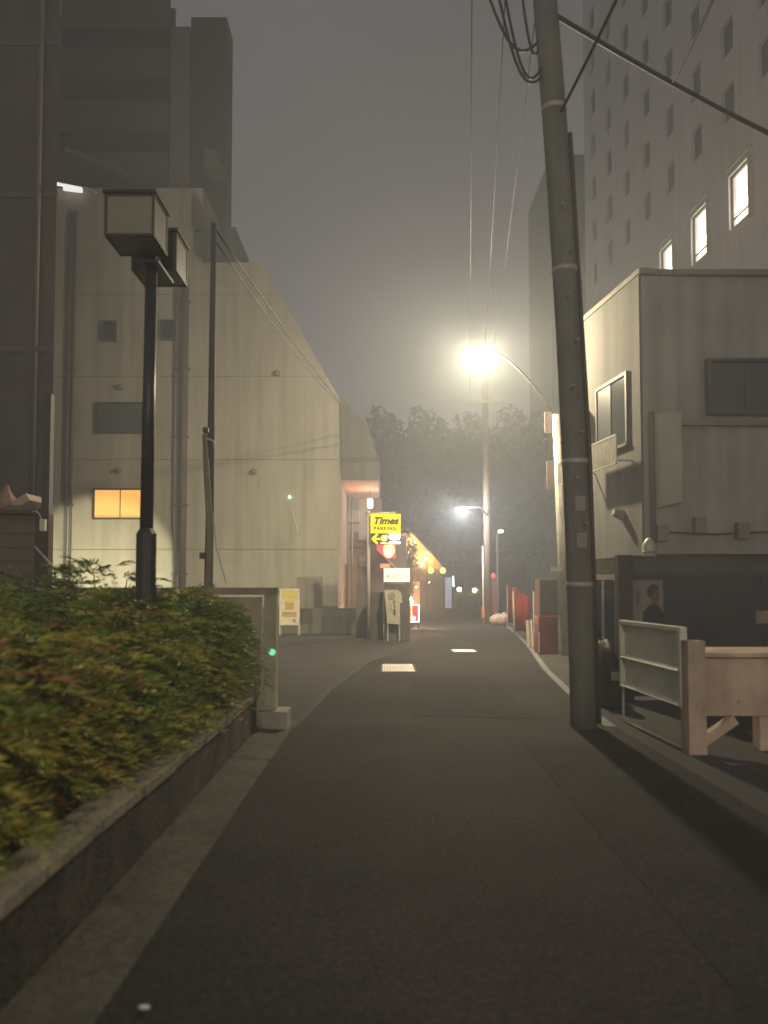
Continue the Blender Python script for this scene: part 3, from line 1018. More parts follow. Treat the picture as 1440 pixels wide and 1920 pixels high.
# gate pier with the shop boards
gp = thing("gate_pier", "grey concrete block pier at the corner below the yellow parking sign", "wall", (0.1, 22, 0))
blk = mat("pier_block", (0.17, 0.155, 0.135), 0.95, 0.25, 2, 0.5, streak=0.35)
def course(x0, x1, y0, y1, z0, z1, n, rows, m, parent):
    w = (x1 - x0) / n
    h = (z1 - z0) / rows
    for r_ in range(rows):
        off = 0.5 * (r_ % 2)
        edges = sorted(set([0.0] + [i + off for i in range(n) if 0 < i + off < n] + [float(n)]))
        for e0, e1 in zip(edges, edges[1:]):
            box_obj("pier_block", (x0 + e0 * w + 0.004, x0 + e1 * w - 0.004, y0, y1, z0 + r_ * h + 0.004, z0 + (r_ + 1) * h - 0.004), m, parent)
    box_obj("mortar_core", (x0 + 0.02, x1 - 0.02, y0 + 0.02, y1 - 0.02, z0, z1 - 0.02), MATS["mortar"], parent)
PXR = px_x(769, 22)
course(px_x(720, 22), PXR, 22.0, 22.5, 0, 1.66, 2, 8, blk, gp)
course(px_x(694, 22.6), px_x(719, 22.6), 22.35, 22.8, 0, 1.42, 1, 7, mat("pier_dark", (0.10, 0.092, 0.082), 0.95, 0.25, 2, 0.5, streak=0.3), gp)
course(px_x(668, 23.5), px_x(693, 23.5), 23.3, 23.7, 0, 1.74, 1, 9, blk, gp)

# board leaning at the pier
wb = thing("vertical_board", "cream shop board with a round emblem leaning on the concrete pier", "sign", (px_x(738, 21.8), 21.8, 0))
pts = [(721, 1106), (745, 1106), (752, 1111), (755, 1130), (750, 1131), (750, 1171), (726, 1169)]
bm = B()
prism(bm, [(px_x(p, 21.8), py_z(q, 21.8)) for p, q in pts], 21.80, 21.83)
obj("board", bm, mat("board_cream", (0.46, 0.42, 0.33), 0.7, 0.12, 5), wb)
ink = mat("faded_ink", (0.14, 0.12, 0.09), 0.8, 0.2)
c = at(734, 1118, 21.795)
bm = B()
ring(bm, c, 0.085, 0.012, 'Y', 20, 5)
bx(bm, c.x - 0.05, c.x + 0.05, c.y - 0.004, c.y + 0.004, c.z - 0.008, c.z + 0.008)
bx(bm, c.x - 0.008, c.x + 0.008, c.y - 0.0036, c.y + 0.0036, c.z - 0.05, c.z + 0.05)
obj("emblem", bm, ink, wb)
def brush_marks(name, x, z, w, h, y, n, m, parent, seed):
    """faded brush lettering too small to read: a handful of separate strokes in a character cell"""
    rr = random.Random(seed)
    bm = B()
    for i in range(n):
        yy = y - 0.0005 * i
        if i % 2 == 0:
            zz = z + h * (i / n - 0.45)
            bx(bm, x - w * rr.uniform(0.3, 0.5), x + w * rr.uniform(0.3, 0.5), yy, yy + 0.0004, zz, zz + h * 0.09)
        else:
            xx_ = x + w * rr.uniform(-0.35, 0.35)
            bx(bm, xx_, xx_ + w * 0.12, yy, yy + 0.0004, z - h * rr.uniform(0.25, 0.45), z + h * rr.uniform(0.25, 0.45))
    return obj(name, bm, m, parent)
for i, q in enumerate((1129, 1137, 1145, 1151)):
    c = at(739.5, q, 21.79)
    brush_marks("lettering", c.x, c.z, 0.085, 0.10, 21.796, 7, ink if i < 2 else black_m, wb, 30 + i)
for i, q in enumerate((1136, 1143)):
    c = at(733.5, q, 21.79)
    brush_marks("lettering", c.x, c.z, 0.045, 0.09, 21.796, 5, ink, wb, 40 + i)
for p in (727, 749):
    bm = B()
    tube(bm, [(px_x(p, 21.78), 21.74, 0), (px_x(p, 21.82), 21.86, py_z(1168, 21.8))], 0.016, 6)
    obj("leg", bm, galv, wb)

# parking sign on its pole
ps = thing("parking_sign", "glowing yellow parking sign with a black arrow strip on a slim pole", "sign", (px_x(690, 22.3), 22.3, 0))
SY = 22.2
bm = B()
tube(bm, [(px_x(691, SY), SY + 0.1, 0.0), (px_x(690, SY), SY + 0.1, py_z(960, SY))], 0.055, 12)
obj("pole", bm, mat("sign_pole", (0.44, 0.37, 0.33), 0.6, 0.15, 3), ps, smooth=True)
bm = B()
tube(bm, [(px_x(688, SY), SY + 0.1, py_z(962, SY)), (px_x(742, SY), SY + 0.1, py_z(960.5, SY))], 0.03, 8)
obj("top_bracket", bm, galv, ps, smooth=True)
bm = B()
ball(bm, at(690, 961, SY + 0.1), 0.075)
obj("pole_cap", bm, galv, ps, smooth=True)
ye_x0, ye_x1 = px_x(695, SY), px_x(751, SY)
yz0, yz1 = py_z(1000, SY), py_z(964, SY)
y_em = mat("sign_yellow", (0.8, 0.62, 0.0), 0.4, 0.02, 2, 0, emit=(1.0, 0.74, 0.0), estr=0.70)
box_obj("yellow_panel", (ye_x0, ye_x1, SY - 0.08, SY + 0.08, yz0, yz1), y_em, ps, bevel=0.012)
text_obj("lettering", "Times", 0.29, mat("sign_ink", (0.05, 0.035, 0.01), 0.6), ps, (px_x(722.5, SY), SY - 0.085, py_z(977.5, SY)), shear=0.32, offset=0.015, sx=1.02, space=1.02)
text_obj("lettering", "PARKING", 0.145, MATS["sign_ink"], ps, (px_x(722, SY), SY - 0.085, py_z(991.5, SY)), offset=0.006, space=1.12)
az0, az1 = py_z(1021, SY), py_z(1000.6, SY)
box_obj("arrow_panel", (ye_x0, px_x(729, SY), SY - 0.07, SY + 0.07, az0, az1), mat("sign_black", (0.03, 0.026, 0.03), 0.4, 0.1), ps)
y2 = mat("arrow_yellow", (0.8, 0.62, 0.0), 0.4, 0.02, 2, 0, emit=(1.0, 0.74, 0.02), estr=0.75)
cx, cz = px_x(698, SY), (az0 + az1) / 2
hh = (az1 - az0)
bm = B()
def bar(bm, p, q, w, y):
    p, q = Vector(p), Vector(q)
    d = (q - p).normalized()
    n = Vector((-d[1], d[0])) * w
    prism(bm, [tuple(p + n), tuple(p - n), tuple(q - n), tuple(q + n)], y, y + 0.004)
bar(bm, (cx, cz), (cx + 0.16, cz + hh * 0.44), 0.032, SY - 0.076)
bar(bm, (cx, cz), (cx + 0.16, cz - hh * 0.44), 0.032, SY - 0.0765)
bar(bm, (cx, cz), (cx + 0.24, cz), 0.032, SY - 0.077)
obj("arrow", bm, y2, ps)
bm = B()
c = Vector((px_x(720.5, SY), SY - 0.074, cz + 0.02))
bmesh.ops.create_cone(bm, cap_ends=True, segments=24, radius1=0.105, radius2=0.105, depth=0.006, matrix=Matrix.Translation(c) @ Matrix.Rotation(R(90), 4, 'X'))
co = obj("coin_mark", bm, y2, ps)
box_obj("coin_slot", (c.x - 0.035, c.x + 0.035, SY - 0.083, SY - 0.079, c.z - 0.07, c.z + 0.06), mat("sign_white_glow", (0.8, 0.8, 0.7), 0.4, 0, 1, 0, emit=(1, 0.95, 0.6), estr=0.9), ps)
box_obj("coin_slot", (c.x + 0.06, c.x + 0.085, SY - 0.083, SY - 0.079, c.z + 0.02, c.z + 0.11), MATS["sign_white_glow"], ps)
text_obj("caption", "PARKING", 0.055, MATS["sign_white_glow"], ps, (c.x, SY - 0.078, az0 + 0.035), offset=0.003)
vx0, vx1 = px_x(729.3, SY), px_x(750.5, SY)
box_obj("vacancy_panel", (vx0, vx1, SY - 0.07, SY + 0.07, az0, az1), mat("vacancy_back", (0.05, 0.05, 0.07), 0.4, 0, 1, 0, emit=(0.8, 0.82, 1.0), estr=0.25), ps)
text_obj("vacancy_sign", "空", 0.36, mat("vacancy_glow", (0.8, 0.8, 0.8), 0.4, 0, 1, 0, emit=(0.93, 0.94, 1.0), estr=5.0), ps, ((vx0 + vx1) / 2, SY - 0.076, cz), offset=0.013)

# cream lightbox on top of the pier
cb = thing("cream_lightbox", "glowing cream lightbox sign on top of the concrete pier", "sign", (px_x(744, 22.2), 22.2, 1.66))
x0, x1 = px_x(719.5, 22.2), px_x(768.5, 22.2)
z0, z1 = py_z(1091, 22.2), py_z(1065.5, 22.2)
box_obj("light_panel", (x0, x1, 22.15, 22.35, z0, z1), mat("cream_glow", (0.8, 0.8, 0.7), 0.4, 0.02, 2, 0, emit=(1, 0.93, 0.62), estr=0.66), cb, bevel=0.01)
for p, w, s in ((727, 0.10, 1), (736, 0.05, 2), (740, 0.05, 3), (759.5, 0.06, 4), (763.5, 0.05, 5)):
    c = at(p, 1080, 22.14)
    brush_marks("lettering", c.x, c.z, w, 0.11 if w > .08 else 0.07, 22.145, 6, mat("brown_ink", (0.25, 0.2, 0.1), 0.7), cb, 60 + s)
for p in (724, 764):
    box_obj("foot", (px_x(p, 22.2) - 0.02, px_x(p, 22.2) + 0.02, 22.2, 22.3, 1.64, z0 - 0.002), dark_steel, cb)

# ---------------------------------------------------------------- overhang building on the left of the alley
ob = thing("overhang_building", "grey building with an overhanging upper floor behind the parking sign", "building", (-1, 30, 0))
OY = 28.0
ox0, ox1 = px_x(636, OY), px_x(711, OY)
zs0 = py_z(900, OY)
bm = B()
prism(bm, [(ox0, zs0), (ox1, zs0), (ox1, py_z(868, OY)), (px_x(690, OY), py_z(800, OY)), (px_x(640, OY), py_z(742, OY)), (ox0, py_z(742, OY))], OY, OY + 8)
obj("upper_floor", bm, mat("overhang_grey", (0.22, 0.205, 0.185), 0.9, 0.15, 0.8, 0.3, streak=0.3), ob)
box_obj("parapet_band", (px_x(640, OY), ox1 + 0.03, OY - 0.05, OY - 0.003, py_z(866, OY), py_z(857, OY)), beige_pale, ob)
box_obj("soffit", (ox0 + 0.1, ox1 - 0.05, OY + 0.05, OY + 5.2, zs0 - 0.06, zs0 - 0.003), mat("soffit_pink", (0.62, 0.42, 0.33), 0.8), ob)
box_obj("ground_floor_wall", (ox0 + 0.05, px_x(690, 33), 33.2, 35, 0, zs0 - 0.065), mat("ground_floor", (0.33, 0.29, 0.25), 0.9, 0.15, 0.8, 0.3, streak=0.3), ob)
box_obj("back_wall", (px_x(690, 33.3), px_x(716, 33.3), 33.3, 36, 0, zs0 - 0.065), mat("soffit_wall", (0.10, 0.085, 0.08), 0.9), ob)
box_obj("floor_band", (ox0 + 0.05, px_x(690, 33), 33.14, 33.197, py_z(1029, 33.15), py_z(1024, 33.15)), beige_pale, ob)
for p in (641, 648, 652, 660):
    bm = B()
    xq = px_x(p, 32.0)
    tube(bm, [(xq, 32.0, 0.8), (xq, 32.0, zs0 - 0.1)], 0.035 if p > 645 else 0.06, 8)
    obj("riser_pipe", bm, pipe_m, ob, smooth=True)
for p, q, s in ((664, 968, 0.25), (680, 1005, 0.2), (682, 1052, 0.22)):
    c = at(p, q, 32.9)
    box_obj("wall_unit", (c.x - s, c.x + s, 32.9, 33.195, c.z - s * 1.1, c.z + s * 1.1), mat("unit_grey", (0.3, 0.27, 0.24), 0.6), ob, bevel=0.02)
# lamp under the soffit
c = at(694, 944, 30.2)
hl = thing("soffit_lantern", "small warm lantern hanging under the overhanging floor", "lantern", c)
bm = B()
tube(bm, [c + Vector((0, 0, -0.20)), c + Vector((0, 0, -0.16)), c + Vector((0, 0, 0.16)), c + Vector((0, 0, 0.20))], [0.06, 0.11, 0.11, 0.06], 12)
obj("glass", bm, glow_glass("lantern_glow", (1.0, 0.55, 0.38), 4.0), hl, smooth=True)
burner(hl, c, (1.0, 0.45, 0.28), 40.0, 0.08)
bm = B()
tube(bm, [c + Vector((0, 0, 0.20)), Vector((c.x, c.y, zs0 - 0.06))], 0.012, 6)
obj("hanger", bm, dark_steel, hl)

# dark shop next to it with the red lightbox and awning
ds = thing("dark_shop", "small dark shop front behind the red lightbox", "building", (0.2, 32, 0))
box_obj("wall", (px_x(692, 32.0), px_x(762, 32.0), 32.0, 40, 0, py_z(1004, 32)), mat("shop_dark", (0.07, 0.06, 0.058), 0.8, 0.2, 1, 0.2), ds)
bm = B()
aw = [at(706, 1030, 30.6), at(742, 1066, 30.6), at(742, 1070, 30.6), at(706, 1072, 30.6)]
prism(bm, [(p.x, p.z) for p in aw], 30.6, 31.9)
obj("awning", bm, mat("awning_dark", (0.05, 0.043, 0.045), 0.8), ds)
bm = B()
tube(bm, [at(706, 1029, 30.55), at(744, 1067, 30.55)], 0.035, 6)
obj("awning_edge", bm, mat("awning_pink", (0.35, 0.16, 0.15), 0.7), ds)
box_obj("canopy_board", (px_x(713, 30.4), px_x(732, 30.4), 30.3, 30.5, py_z(1065, 30.4), py_z(1057, 30.4)), mat("canopy_cream", (0.55, 0.45, 0.36), 0.7), ds)
rl = thing("red_lightbox", "glowing red lightbox with a yellow lantern shape under the parking sign", "sign", at(725, 1030, 29.9))
x0, x1, z0, z1 = rect(707, 1012, 742, 1046.5, 29.9)
bm = B()
prism(bm, [(x0, z1), (x1, z1), (x1, z0), (x0 + (x1 - x0) * 0.5, z0), (x0, z0 + (z1 - z0) * 0.45)], 29.85, 30.0)
obj("red_panel", bm, mat("red_glow", (0.6, 0.05, 0.05), 0.4, 0, 1, 0, emit=(1.0, 0.07, 0.07), estr=0.85), rl)
bm = B()
c = at(729, 1031, 29.84)
bmesh.ops.create_uvsphere(bm, u_segments=20, v_segments=12, radius=1, matrix=Matrix.Translation(c) @ Matrix.Diagonal((0.23, 0.02, 0.32, 1)))
obj("lantern_shape", bm, mat("lantern_yellow", (0.8, 0.7, 0.3), 0.4, 0, 1, 0, emit=(1.0, 0.72, 0.28), estr=1.3), rl, smooth=True)
bm = B()
bmesh.ops.create_uvsphere(bm, u_segments=16, v_segments=10, radius=1, matrix=Matrix.Translation(c + Vector((0, -0.012, -0.10))) @ Matrix.Diagonal((0.11, 0.02, 0.16, 1)))
obj("lantern_flare", bm, mat("lantern_white", (0.8, 0.8, 0.7), 0.4, 0, 1, 0, emit=(1.0, 0.95, 0.75), estr=1.6), rl, smooth=True)
box_obj("rib", (px_x(714, 29.85), px_x(714.6, 29.85), 29.842, 29.848, py_z(1035, 29.85), py_z(1014, 29.85)), black_m, rl)

# red standing lightbox beside the road
rs = thing("red_stand_sign", "small red lightbox with a white frame standing at the road edge", "sign", (px_x(778, 28.2), 28.2, 0))
x0, x1, z0, z1 = rect(767, 1133, 786.5, 1167, 28.2)
box_obj("white_frame", (x0, x1, 28.2, 28.32, z0, z1), mat("white_glow", (0.8, 0.8, 0.8), 0.4, 0, 1, 0, emit=(1.0, 0.88, 0.88), estr=1.9), rs, bevel=0.015)
box_obj("red_face", (x0 + 0.03, x1 - 0.055, 28.19, 28.198, z0 + 0.06, z1 - 0.05), mat("red_glow2", (0.6, 0.05, 0.06), 0.4, 0, 1, 0, emit=(0.9, 0.08, 0.10), estr=0.8), rs)
box_obj("yellow_bar", (x0 + 0.06, x0 + 0.12, 28.18, 28.188, z0 + 0.1, z1 - 0.04), MATS["lantern_yellow"], rs)
bm = B()
ball(bm, Vector(((x0 + x1) / 2 - 0.04, 28.18, z0 + 0.16)), 0.09, 1.0)
obj("round_mark", bm, MATS["lantern_white"], rs, smooth=True)
for x_ in (x0 + 0.05, x1 - 0.05):
    box_obj("leg", (x_ - 0.015, x_ + 0.015, 28.24, 28.28, 0, z0 - 0.002), dark_steel, rs)
fl = thing("lit_flame_lamp", "small pale flame shaped lamp above the red standing sign", "lamp", at(771, 1126, 28.6))
bm = B()
tube(bm, [at(773, 1134, 28.6), at(772, 1128, 28.6), at(770.5, 1122, 28.6), at(770.5, 1119, 28.6)], [0.06, 0.06, 0.045, 0.015], 10)
obj("glass", bm, glow_glass("flame_glow", (1.0, 0.70, 0.42), 4.0), fl, smooth=True)
burner(fl, at(771.5, 1126, 28.6), (1.0, 0.50, 0.22), 380.0, 0.03)
bm = B()
tube(bm, [at(773, 1134, 28.6), (px_x(773, 28.6), 28.6, 0)], 0.02, 6)
obj("stem", bm, dark_steel, fl)

# ---------------------------------------------------------------- timber tavern with a slanted lit gable
IY = 45.0
iz = thing("timber_tavern", "timber clad tavern with a slanted gable glowing amber at the bend", "building", (2, IY, 0))
roof = [(722, 1000), (772, 1000), (832.5, 1064), (832.5, 1128), (722, 1128)]
def ip(p): return (px_x(p[0], IY), py_z(p[1], IY) if p[1] < 1128 else 0.0)
poly = [ip(p) for p in roof]
bm = B()
prism(bm, poly, IY + 0.03, IY + 7)
obj("core", bm, mat("tavern_core", (0.10, 0.065, 0.03), 0.9), iz)
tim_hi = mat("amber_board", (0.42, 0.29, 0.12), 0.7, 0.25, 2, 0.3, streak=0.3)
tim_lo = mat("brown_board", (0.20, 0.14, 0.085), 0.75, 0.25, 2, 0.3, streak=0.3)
zmax = max(z for _, z in poly)
z = 0.0
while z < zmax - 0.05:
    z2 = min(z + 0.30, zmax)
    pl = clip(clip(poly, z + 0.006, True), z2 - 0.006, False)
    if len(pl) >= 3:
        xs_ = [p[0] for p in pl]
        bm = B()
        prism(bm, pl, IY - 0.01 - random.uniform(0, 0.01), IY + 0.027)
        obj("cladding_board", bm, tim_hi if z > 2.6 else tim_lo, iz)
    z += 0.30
bm = B()
tube(bm, [(ip((770, 997))[0], IY - 0.15, ip((770, 997))[1]), (ip((834, 1065))[0], IY - 0.15, ip((834, 1065))[1])], 0.05, 6)
obj("verge_board", bm, mat("verge", (0.12, 0.08, 0.04), 0.8), iz)
for p in (767, 800, 832):
    box_obj("post", (px_x(p, IY) - 0.05, px_x(p, IY) + 0.05, IY - 0.09, IY - 0.025, 0, py_z({767: 1003, 800: 1034, 832: 1070}[p], IY)), mat("tavern_post", (0.10, 0.07, 0.045), 0.8), iz)
x0, x1, z0, z1 = rect(775, 1090, 787, 1118, IY)
o = box_obj("lit_doorway", (x0, x1, IY - 0.05, IY - 0.03, 0.05, z1), mat("door_glow", (0.5, 0.3, 0.15), 0.6, 0.3, 2, 0, emit=(1.0, 0.42, 0.14), estr=0.55), iz)
box_obj("door_curtain", (x0 - 0.2, x1 + 0.35, IY - 0.25, IY - 0.2, z1 + 0.05, z1 + 0.28), mat("noren", (0.45, 0.2, 0.15), 0.9), iz)
for p, q in ((808, 1070), (830.5, 1070)):
    t_ = thing("round_lantern", "round yellow lantern on the tavern front, " + ("with a dark centre" if p < 820 else "at its corner post"), "lantern", at(p, q, IY - 0.2), "yellow lanterns on the tavern")
    bm = B()
    c = at(p, q, IY - 0.25)
    ball(bm, c, 0.17, 1.05, 16, 10)
    obj("paper_shade", bm, mat("yellow_lantern", (0.8, 0.65, 0.2), 0.5, 0, 1, 0, emit=(1.0, 0.66, 0.15), estr=2.2), t_, smooth=True)
    bm = B()
    tube(bm, [c + Vector((0, -0.16, 0)), c + Vector((0, -0.19, 0))], 0.045, 10)
    obj("seal", bm, black_m, t_)
    bm = B()
    tube(bm, [c + Vector((0, 0, 0.17)), c + Vector((0, 0.2, 0.3))], 0.012, 5)
    obj("hook", bm, dark_steel, t_)
sg = thing("string_lights", "string of small warm bulbs strung across the tavern gable", "string lights", at(790, 1045, IY - 0.5))
bm = B()
spots = [(768, 1011), (772, 1013), (778, 1017), (767, 1022), (774, 1021), (766, 1036), (773, 1034), (800, 1036), (777, 1042), (781, 1045), (788, 1043), (784, 1055), (789, 1057), (792, 1056), (790, 1061), (771, 1055), (805, 1092), (752, 1038), (781, 1101)]
tube(bm, [at(p, q - 1.2, IY - 0.5) for p, q in spots], 0.008, 4)
obj("cable", bm, wire_m, sg)
bulb_m = mat("bulb_glow", (0.8, 0.8, 0.7), 0.4, 0, 1, 0, emit=(1.0, 0.82, 0.50), estr=28.0)
for p, q in spots:
    bm = B()
    ball(bm, at(p, q, IY - 0.5), random.uniform(0.022, 0.040), 1.1, 8, 6)
    obj("bulb", bm, bulb_m, sg, smooth=True)
for k_, (p, q) in enumerate(((771, 1016), (799, 1048))):
    c = at(p, q, IY - 0.45)
    t_ = thing("gable_lamp", ("warm lamp at the top of the tavern gable", "warm lamp halfway down the tavern's slanted edge")[k_], "lamp", c, "lamps on the tavern gable")
    bm = B()
    ball(bm, c, 0.07, 1.0, 12, 8)
    obj("globe", bm, glow_glass("gable_glow", (1.0, 0.75, 0.40), 6.0), t_, smooth=True)
    burner(t_, c, (1.0, 0.66, 0.28), 110.0, 0.05)
    bm = B()
    tube(bm, [c + Vector((0, 0.07, 0)), c + Vector((0, 0.42, 0.05))], 0.015, 6)
    obj("arm", bm, dark_steel, t_)
# small tree with lights at the tavern corner
def leafy_tree(name, label, x, y, h, rad, m_leaf, n, zc=0.6, ls=1.0):
    t = thing(name, label, "tree", (x, y, 0))
    bm = B()
    tube(bm, [(x, y, 0), (x + 0.03, y, h * 0.3), (x - 0.02, y, h * 0.55), (x + 0.02, y, h * 0.8)], [0.06 * max(1, h / 4.5), 0.05 * max(1, h / 4.5), 0.035 * max(1, h / 4.5), 0.02], 8)
    for i in range(6):
        a = i * 1.05
        tube(bm, [(x, y, h * (0.3 + 0.07 * i)), (x + rad * 0.5 * math.cos(a), y + rad * 0.5 * math.sin(a), h * (0.45 + 0.08 * i)), (x + rad * 0.85 * math.cos(a), y + rad * 0.85 * math.sin(a), h * (0.5 + 0.08 * i))], [0.025, 0.018, 0.008], 5)
    obj("trunk", bm, twig_m, t)
    V, F = [], []
    for i in range(n):
        d = RNG.normal(0, 1, 3)
        d /= np.linalg.norm(d)
        r_ = rad * RNG.uniform(0.35, 1.0) * (0.75 + 0.25 * math.sin(5 * d[0] + 3 * d[2]))
        c = np.array([x, y, h * zc]) + d * np.array([r_, r_, h * 0.42 * r_ / rad])
        u = RNG.normal(0, 1, 3); u /= np.linalg.norm(u)
        w = np.cross(u, RNG.normal(0, 1, 3)); w /= np.linalg.norm(w)
        s = RNG.uniform(0.06, 0.12) * ls
        o = len(V)
        V += [c - u * s, c + w * s * 0.4, c + u * s, c - w * s * 0.4]
        F.append((o, o + 1, o + 2, o + 3))
    me = bpy.data.meshes.new("crown")
    me.from_pydata([tuple(v) for v in V], [], F)
    me.materials.append(m_leaf)
    o = bpy.data.objects.new("crown", me)
    C.objects.link(o)
    adopt(o, t)
    return t
leafy_tree("small_tree", "small dark tree in front of the tavern gable", px_x(770, 43.5), 43.5, 4.6, 0.75, leaf_g[3], 700, 0.75)

# pale blue lit wall beyond the tavern; its lamplight is an emissive panel
vm = thing("blue_lit_wall", "pale blue lit wall past the tavern, its light given by a glowing panel", "vending machine", (px_x(841, 50), 50, 0))
x0, x1, z0, z1 = rect(834, 1077, 847, 1124, 50)
box_obj("cabinet", (x0, x1 + 0.1, 50, 50.8, 0, z1), mat("blue_wall_dark", (0.1, 0.1, 0.12), 0.5), vm)  # wall block behind the glowing panel
box_obj("glowing_front", (x0 + 0.02, x1 - 0.02, 49.96, 49.996, 0.25, z1 - 0.2), mat("blue_glow", (0.5, 0.55, 0.6), 0.3, 0.2, 3, 0, emit=(0.60, 0.72, 1.0), estr=0.30), vm)
vt = thing("tube_light", "short white vertical tube light beside the blue lit wall", "light", at(850, 1090, 49.5))
bm = B()
tube(bm, [at(849.5, 1080, 49.5), at(850.5, 1100, 49.5)], 0.055, 8)
obj("tube", bm, mat("tube_glow", (0.8, 0.8, 0.8), 0.4, 0, 1, 0, emit=(0.85, 0.92, 1.0), estr=3.0), vt)
bm = B()
tube(bm, [at(850.5, 1100, 49.5), (px_x(850.5, 49.5), 49.5, 0)], 0.02, 6)
obj("post", bm, dark_steel, vt)

# lit bushes with globe lamps at the end
leaf_lit = mat("leaf_fresh", (0.10, 0.20, 0.03), 0.5, 0.3, 6, 0)
for i, (p, q, w) in enumerate(((861, 1105, 1), (890, 1107, 2))):
    c = at(p, q, 58)
    t_ = thing("globe_lamp", ("pale globe lamp over the bush nearest the blue lit wall" if i == 0 else "pale globe lamp over the bush nearest the far pole"), "lamp", c, "globe lamps in the far bushes")
    bm = B()
    ball(bm, c, 0.17)
    obj("globe", bm, mat("globe_glow", (0.8, 0.8, 0.7), 0.4, 0, 1, 0, emit=(0.95, 1.0, 0.70), estr=16.0), t_, smooth=True)
    bm = B()
    tube(bm, [c - Vector((0, 0, 0.17)), Vector((c.x, c.y, 0))], 0.03, 6)
    obj("stem", bm, dark_steel, t_)
    leafy_tree("lit_bush", ("bright green bush under the globe lamp by the blue lit wall" if i == 0 else "wider bright green bush under the globe lamp by the far pole"),
               c.x + 0.1 * w, 58.3, 2.0, 0.5 + 0.35 * i, leaf_lit, 450 + 350 * i, 0.5)

park_leaf = mat("leaf_park", (0.018, 0.022, 0.013), 0.7, 0.3, 2, 0)
# far end of the street
fb = thing("far_block", "dark block of flats closing the far end of the alley", "building", (4, 84, 0))
box_obj("wall", (px_x(640, 84), px_x(868, 84), 84, 95, 0, py_z(915, 84)), far_m, fb)
box_obj("stair_tower", (px_x(655, 83), px_x(735, 83), 83, 83.99, 0, py_z(895, 83)), far_m, fb)
for r_ in range(3):
    for i in range(7):
        xq = px_x(650 + i * 31, 84)
        z = 2.2 + r_ * 3.0
        if xq < px_x(740, 84):
            continue
        box_obj("window", (xq, xq + 1.1, 83.95, 83.997, z, z + 1.3), dark_glass, fb)
fc = thing("far_house", "dark mid-rise house closing the far end on the right", "building", (11, 78, 0))
bm = B()
prism(bm, [(px_x(868.5, 78), 0), (px_x(1050, 78), 0), (px_x(1050, 78), py_z(880, 78)), (px_x(955, 78), py_z(860, 78)), (px_x(868.5, 78), py_z(905, 78))], 78, 90)
obj("wall", bm, far_m, fc)
for i in range(5):
    for r_ in range(3):
        xq = px_x(880 + i * 30, 78)
        box_obj("window", (xq, xq + 0.9, 77.95, 77.997, 3.2 + 3 * r_, 4.4 + 3 * r_), dark_glass, fc)
for i, (p, Y_, h_, w_) in enumerate(((812, 66, 6.5, 2.2), (858, 68, 5.2, 1.9), (905, 64, 6.0, 2.0))):
    leafy_tree("street_tree", ("dark tree rising behind the tavern roof", "dark tree behind the blue lit wall", "dark tree behind the far brown pole")[i],
               px_x(p, Y_), Y_, h_, w_, leaf_g[3], 2600, 0.62)

for i, (p, Y_, h_, w_, lb) in enumerate(((668, 70, 18.0, 7.5, "tall dark tree rising behind the overhanging building's roof"),
                                        (742, 66, 18.0, 7.2, "tall dark tree left of the far lamp, above the timber tavern"),
                                        (822, 70, 19.0, 7.6, "tall dark tree directly above the blue lit wall"),
                                        (905, 64, 17.0, 7.0, "tall dark tree behind the far brown utility pole"),
                                        (985, 68, 18.5, 7.4, "tall dark tree between the far pole and the lamp post"),
                                        (1050, 60, 16.0, 6.5, "tall dark tree hidden mostly behind the leaning pole"))):
    leafy_tree("park_tree", lb, px_x(p, Y_), Y_, h_, w_, park_leaf, 11000, 0.58, ls=4.2)["group"] = "tall dark trees closing the alley"

# ================================================================== RIGHT SIDE
# two storey corner building
cb_ = thing("corner_building", "two storey corner building with a pale side wall right of the lamp post", "building", (4.6, 13, 0))
Cn, Fa = Vector((px_x(1211, 13.0), 13.0, 0)), Vector((px_x(1072, 16.2), 16.2, 0))
ztop = py_z(517, 13.0)
du = (Fa - Cn)
SL = du.length
ux = du.normalized()
nrm = Vector((-ux.y, ux.x, 0))          # points to the street
if nrm.x > 0:
    nrm = -nrm
SM = Matrix(((ux.x, -nrm.x, 0, Cn.x), (ux.y, -nrm.y, 0, Cn.y), (0, 0, 1, 0), (0, 0, 0, 1)))   # local: x along wall from corner, y into building, z up
zlow = 2.12
bm = B()
flat(bm, [(Cn.x, Cn.y), (Cn.x + 9, Cn.y + 0.25), (Cn.x + 9, Cn.y + 8), (Fa.x + 4, Fa.y + 5), (Fa.x, Fa.y)], zlow, ztop)
obj("upper_mass", bm, [front_m, beige_pale], cb_)
o = C.objects[-1] if False else None
side = box_obj("side_wall", (0.02, SL - 0.01, -0.04, -0.004, zlow - 0.02, ztop + 0.02), beige_pale, cb_, M=SM)
bm = B()
flat(bm, [(Cn.x + 0.5, Cn.y + 0.35), (Cn.x + 9, Cn.y + 0.5), (Cn.x + 9, Cn.y + 8), (Fa.x + 4, Fa.y + 5), (Fa.x + 0.45, Fa.y - 0.1)], 0, zlow - 0.003)
obj("ground_floor", bm, mat("corner_ground", (0.09, 0.08, 0.07), 0.9, 0.2, 1, 0.2, streak=0.3), cb_)
box_obj("roof_coping", (-0.06, SL, -0.07, 0.3, ztop + 0.022, ztop + 0.12), pipe_m, cb_, M=SM)
box_obj("roof_coping", (Cn.x + 0.31, Cn.x + 9, Cn.y - 0.05, Cn.y + 0.2, ztop + 0.002, ztop + 0.10), pipe_m, cb_)
def on_side(px, py):
    """(distance along the side wall, height) of the side-wall point shown at this pixel"""
    d0 = at(px, py, 1.0) - Vector((0, 0, EYE))
    o0 = Vector((0, 0, EYE))
    t = (Cn - o0).dot(nrm) / d0.dot(nrm)
    p = o0 + d0 * t
    return (p - Cn).dot(ux), p.z
